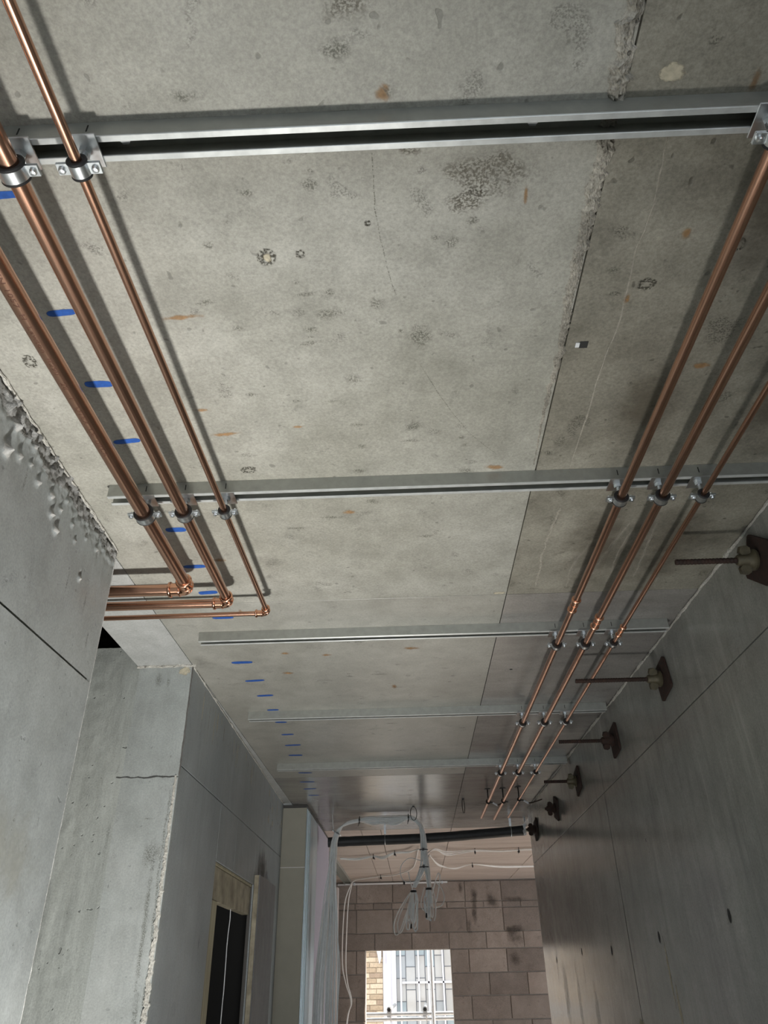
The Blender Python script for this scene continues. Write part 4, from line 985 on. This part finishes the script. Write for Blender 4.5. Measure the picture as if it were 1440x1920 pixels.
# ------------------------------------------------------------------ outside: neighbouring house and scaffold
def outside():
    Y = 14.5
    o = empty('neighbour_house', (0, Y, 0), 'yellow brick house front with a white leaded window, seen outside', 'house')
    xw0, xw1 = -.554, 2.2; zs = -.9 + CAM_Z; zt = 1.9 + CAM_Z
    b = MB(); b.box(-8, xw0, .02, .3, -.1, 6.5); b.box(xw1, 9, .02, .3, -.1, 6.5); b.box(xw0, xw1, .02, .3, -.1, zs); b.box(xw0, xw1, .02, .3, zt, 6.5)
    b.build('wall', 'brickmortar', o)
    rnd = random.Random(5); bh = .075; bw = .225
    base = [MB().box(-bw / 2 + .005, bw / 2 - .005, 0, .05, .005, bh - .005, c=.003).build('brick', m, o) for m in BRICKS]
    half = [MB().box(-bw / 4 + .005, bw / 4 - .005, 0, .05, .005, bh - .005, c=.003).build('brick', m, o) for m in BRICKS]
    used = set()
    z0 = CAM_Z - 1.2
    for r in range(46):
        z = z0 + r * bh; x = xw0 - .002; k = 0
        first = True
        while x > -1.75:
            w = bw / 2 if (first and r % 2) else bw
            src = rnd.choice(half if w < bw else base)
            if src not in used: used.add(src); q = src
            else: q = src.copy(); COL.objects.link(q); q.parent = o
            q.location = (x - w / 2, rnd.uniform(-.004, .004), z); x -= w; first = False
    for s in base + half:
        if s not in used: bpy.data.objects.remove(s)
    # window frame with mouldings
    f = MB(); f.box(xw0, -.49, -.02, .10, zs, zt); f.box(-.49, -.43, -.05, .10, zs, zt); f.box(-.43, -.40, -.03, .10, zs, zt); f.box(-.40, -.337, -.045, .12, zs, zt)
    f.box(-.337, xw1, -.02, .12, zs, zs + .07)
    fr = f.build('window_frame', 'upvc', o)
    for x in (-.262, .205): MB().box(x - .014, x + .014, .02, .12, zs, zt).build('mullion', 'upvc', fr)
    # leaded lights
    pw, ph = .162, .324; x = -.337; c = 0
    while x < 1.6:
        zb = .315 - ph * 6 + CAM_Z - (ph / 2 if c % 2 else 0)
        m = MB(); m.box(x - .006, x + .006, .048, .062, zs, zt); m.build('lead_came', 'lead', o)
        for k in range(11):
            z = zb + k * ph
            if z + ph < zs or z > zt: continue
            a, bb = max(z, zs), min(z + ph, zt)
            if bb - a < .03: continue
            MB().box(x + .006, x + pw - .006, .053, .058, a + .004, bb - .004).build('pane', GLASS[rnd.choice((0, 0, 1, 2, 2, 3))], o)
            MB().box(x + .006, x + pw - .006, .048, .062, bb - .005, bb + .005).build('lead_came', 'lead', o)
        x += pw; c += 1
    MB().box(-.337, xw1, .20, .22, zs, zt).build('blind', 'white', o)
    for x in (.04, .45): MB().box(x - .012, x + .012, .020, .047, zs, zt).build('pale_bar', 'upvc', fr)  # slim pale uprights across the panes
    MB().box(-.24, xw1, .020, .046, CAM_Z - .085, CAM_Z - .055).build('pale_bar', 'upvc', fr)
    # white bracket hanging at the top left
    tag(MB().prism([(-.66, 2.02), (-.58, 2.02), (-.58, 1.88), (-.61, 1.80), (-.63, 1.88)], 14.36, 14.48, 'xz').build('bracket', 'upvc'), 'white pointed bracket on the brick beside the leaded window', 'bracket')
    Ys = 12.0
    def tube(pts, name, label, hollow=False, grp='scaffold tubes'):
        t = empty(name, (0, 0, 0), label, 'scaffold tube', grp)
        m = MB(); m.tube(pts, .0242, 18, cap=not hollow); m.build('tube', 'scaff', t, smooth=True)
        if hollow:
            d = (Vector(pts[1]) - Vector(pts[0])).normalized()
            MB().tube([Vector(pts[0]) + d * .002, Vector(pts[0]) + d * .012], .0215, 18).build('bore', 'void', t)
        return t
    tube([(-3.5, Ys, 1.188), (3.5, Ys, 1.186)], 'scaffold_tube', 'upper of the two level scaffold tubes outside')
    tube([(-3.5, Ys + .06, 1.128), (3.5, Ys + .06, 1.126)], 'scaffold_tube', 'lower of the two level scaffold tubes outside')
    tube([(.211, Ys - .052, -.05), (.211, Ys - .052, 4.2)], 'scaffold_tube', 'upright scaffold tube outside the opening')
    for x, l in ((-.382, 'left scaffold tube end pointing in, with its coupler'), (.101, 'right scaffold tube end pointing in, with its coupler')):
        t = tube([(x, Ys - .10, 1.238), (x + .03, Ys + 1.9, 1.242)], 'scaffold_tube', l, True)
        m = MB(); m.lathe([(-.03, .034), (.03, .034)], (x, Ys, 1.238), (0, 1, 0), 16); m.box(x - .03, x + .03, Ys - .02, Ys + .02, 1.150, 1.225); m.build('coupler', 'scaff', t)
        MB().lathe([(0, .010), (.09, .003)], (x + .02, Ys - .03, 1.17), (0, 0, -1), 8).build('coupler_bolt', 'scaff', t)
outside()

# ------------------------------------------------------------------ work lamp on a tripod, below the picture
def work_lamp():
    o = empty('work_lamp', (LAMP_POS.x, LAMP_POS.y, 0), 'floor-standing work lamp turned up to the soffit, below the picture', 'work lamp')
    h = LAMP_POS.z
    for s in (-1, 1):
        MB().tube([(s * .15, -.14, .012), (s * .15, .14, .012)], .011, 10).build('foot', 'black', o, smooth=True)
        MB().tube([(s * .15, 0, .012), (s * .15, 0, h - .02)], .010, 10).build('upright', 'black', o, smooth=True)
        MB().lathe([(0, .022), (.02, .022)], (s * .138, 0, h - .03), (s, 0, 0), 12).build('knob', 'black', o)
    MB().lathe([(-.075, .03), (-.07, .09), (-.02, .128), (-.012, .122), (-.05, .09)], (0, 0, h), (0, 0, 1), 28, cap=False).build('lamp_head', 'black', o, smooth=30)
    ld = bpy.data.lights.new('lamp_light', 'SPOT'); ld.energy = LAMP_POWER; ld.color = (1.0, .975, .92)
    ld.shadow_soft_size = .11; ld.spot_size = math.radians(142); ld.spot_blend = 1.0
    l = bpy.data.objects.new('lamp_light', ld); COL.objects.link(l); l.parent = o; l.location = (0, 0, h + .01)
    l.rotation_euler = Vector((-.72, .42, 1)).to_track_quat('-Z', 'Y').to_euler()
work_lamp()
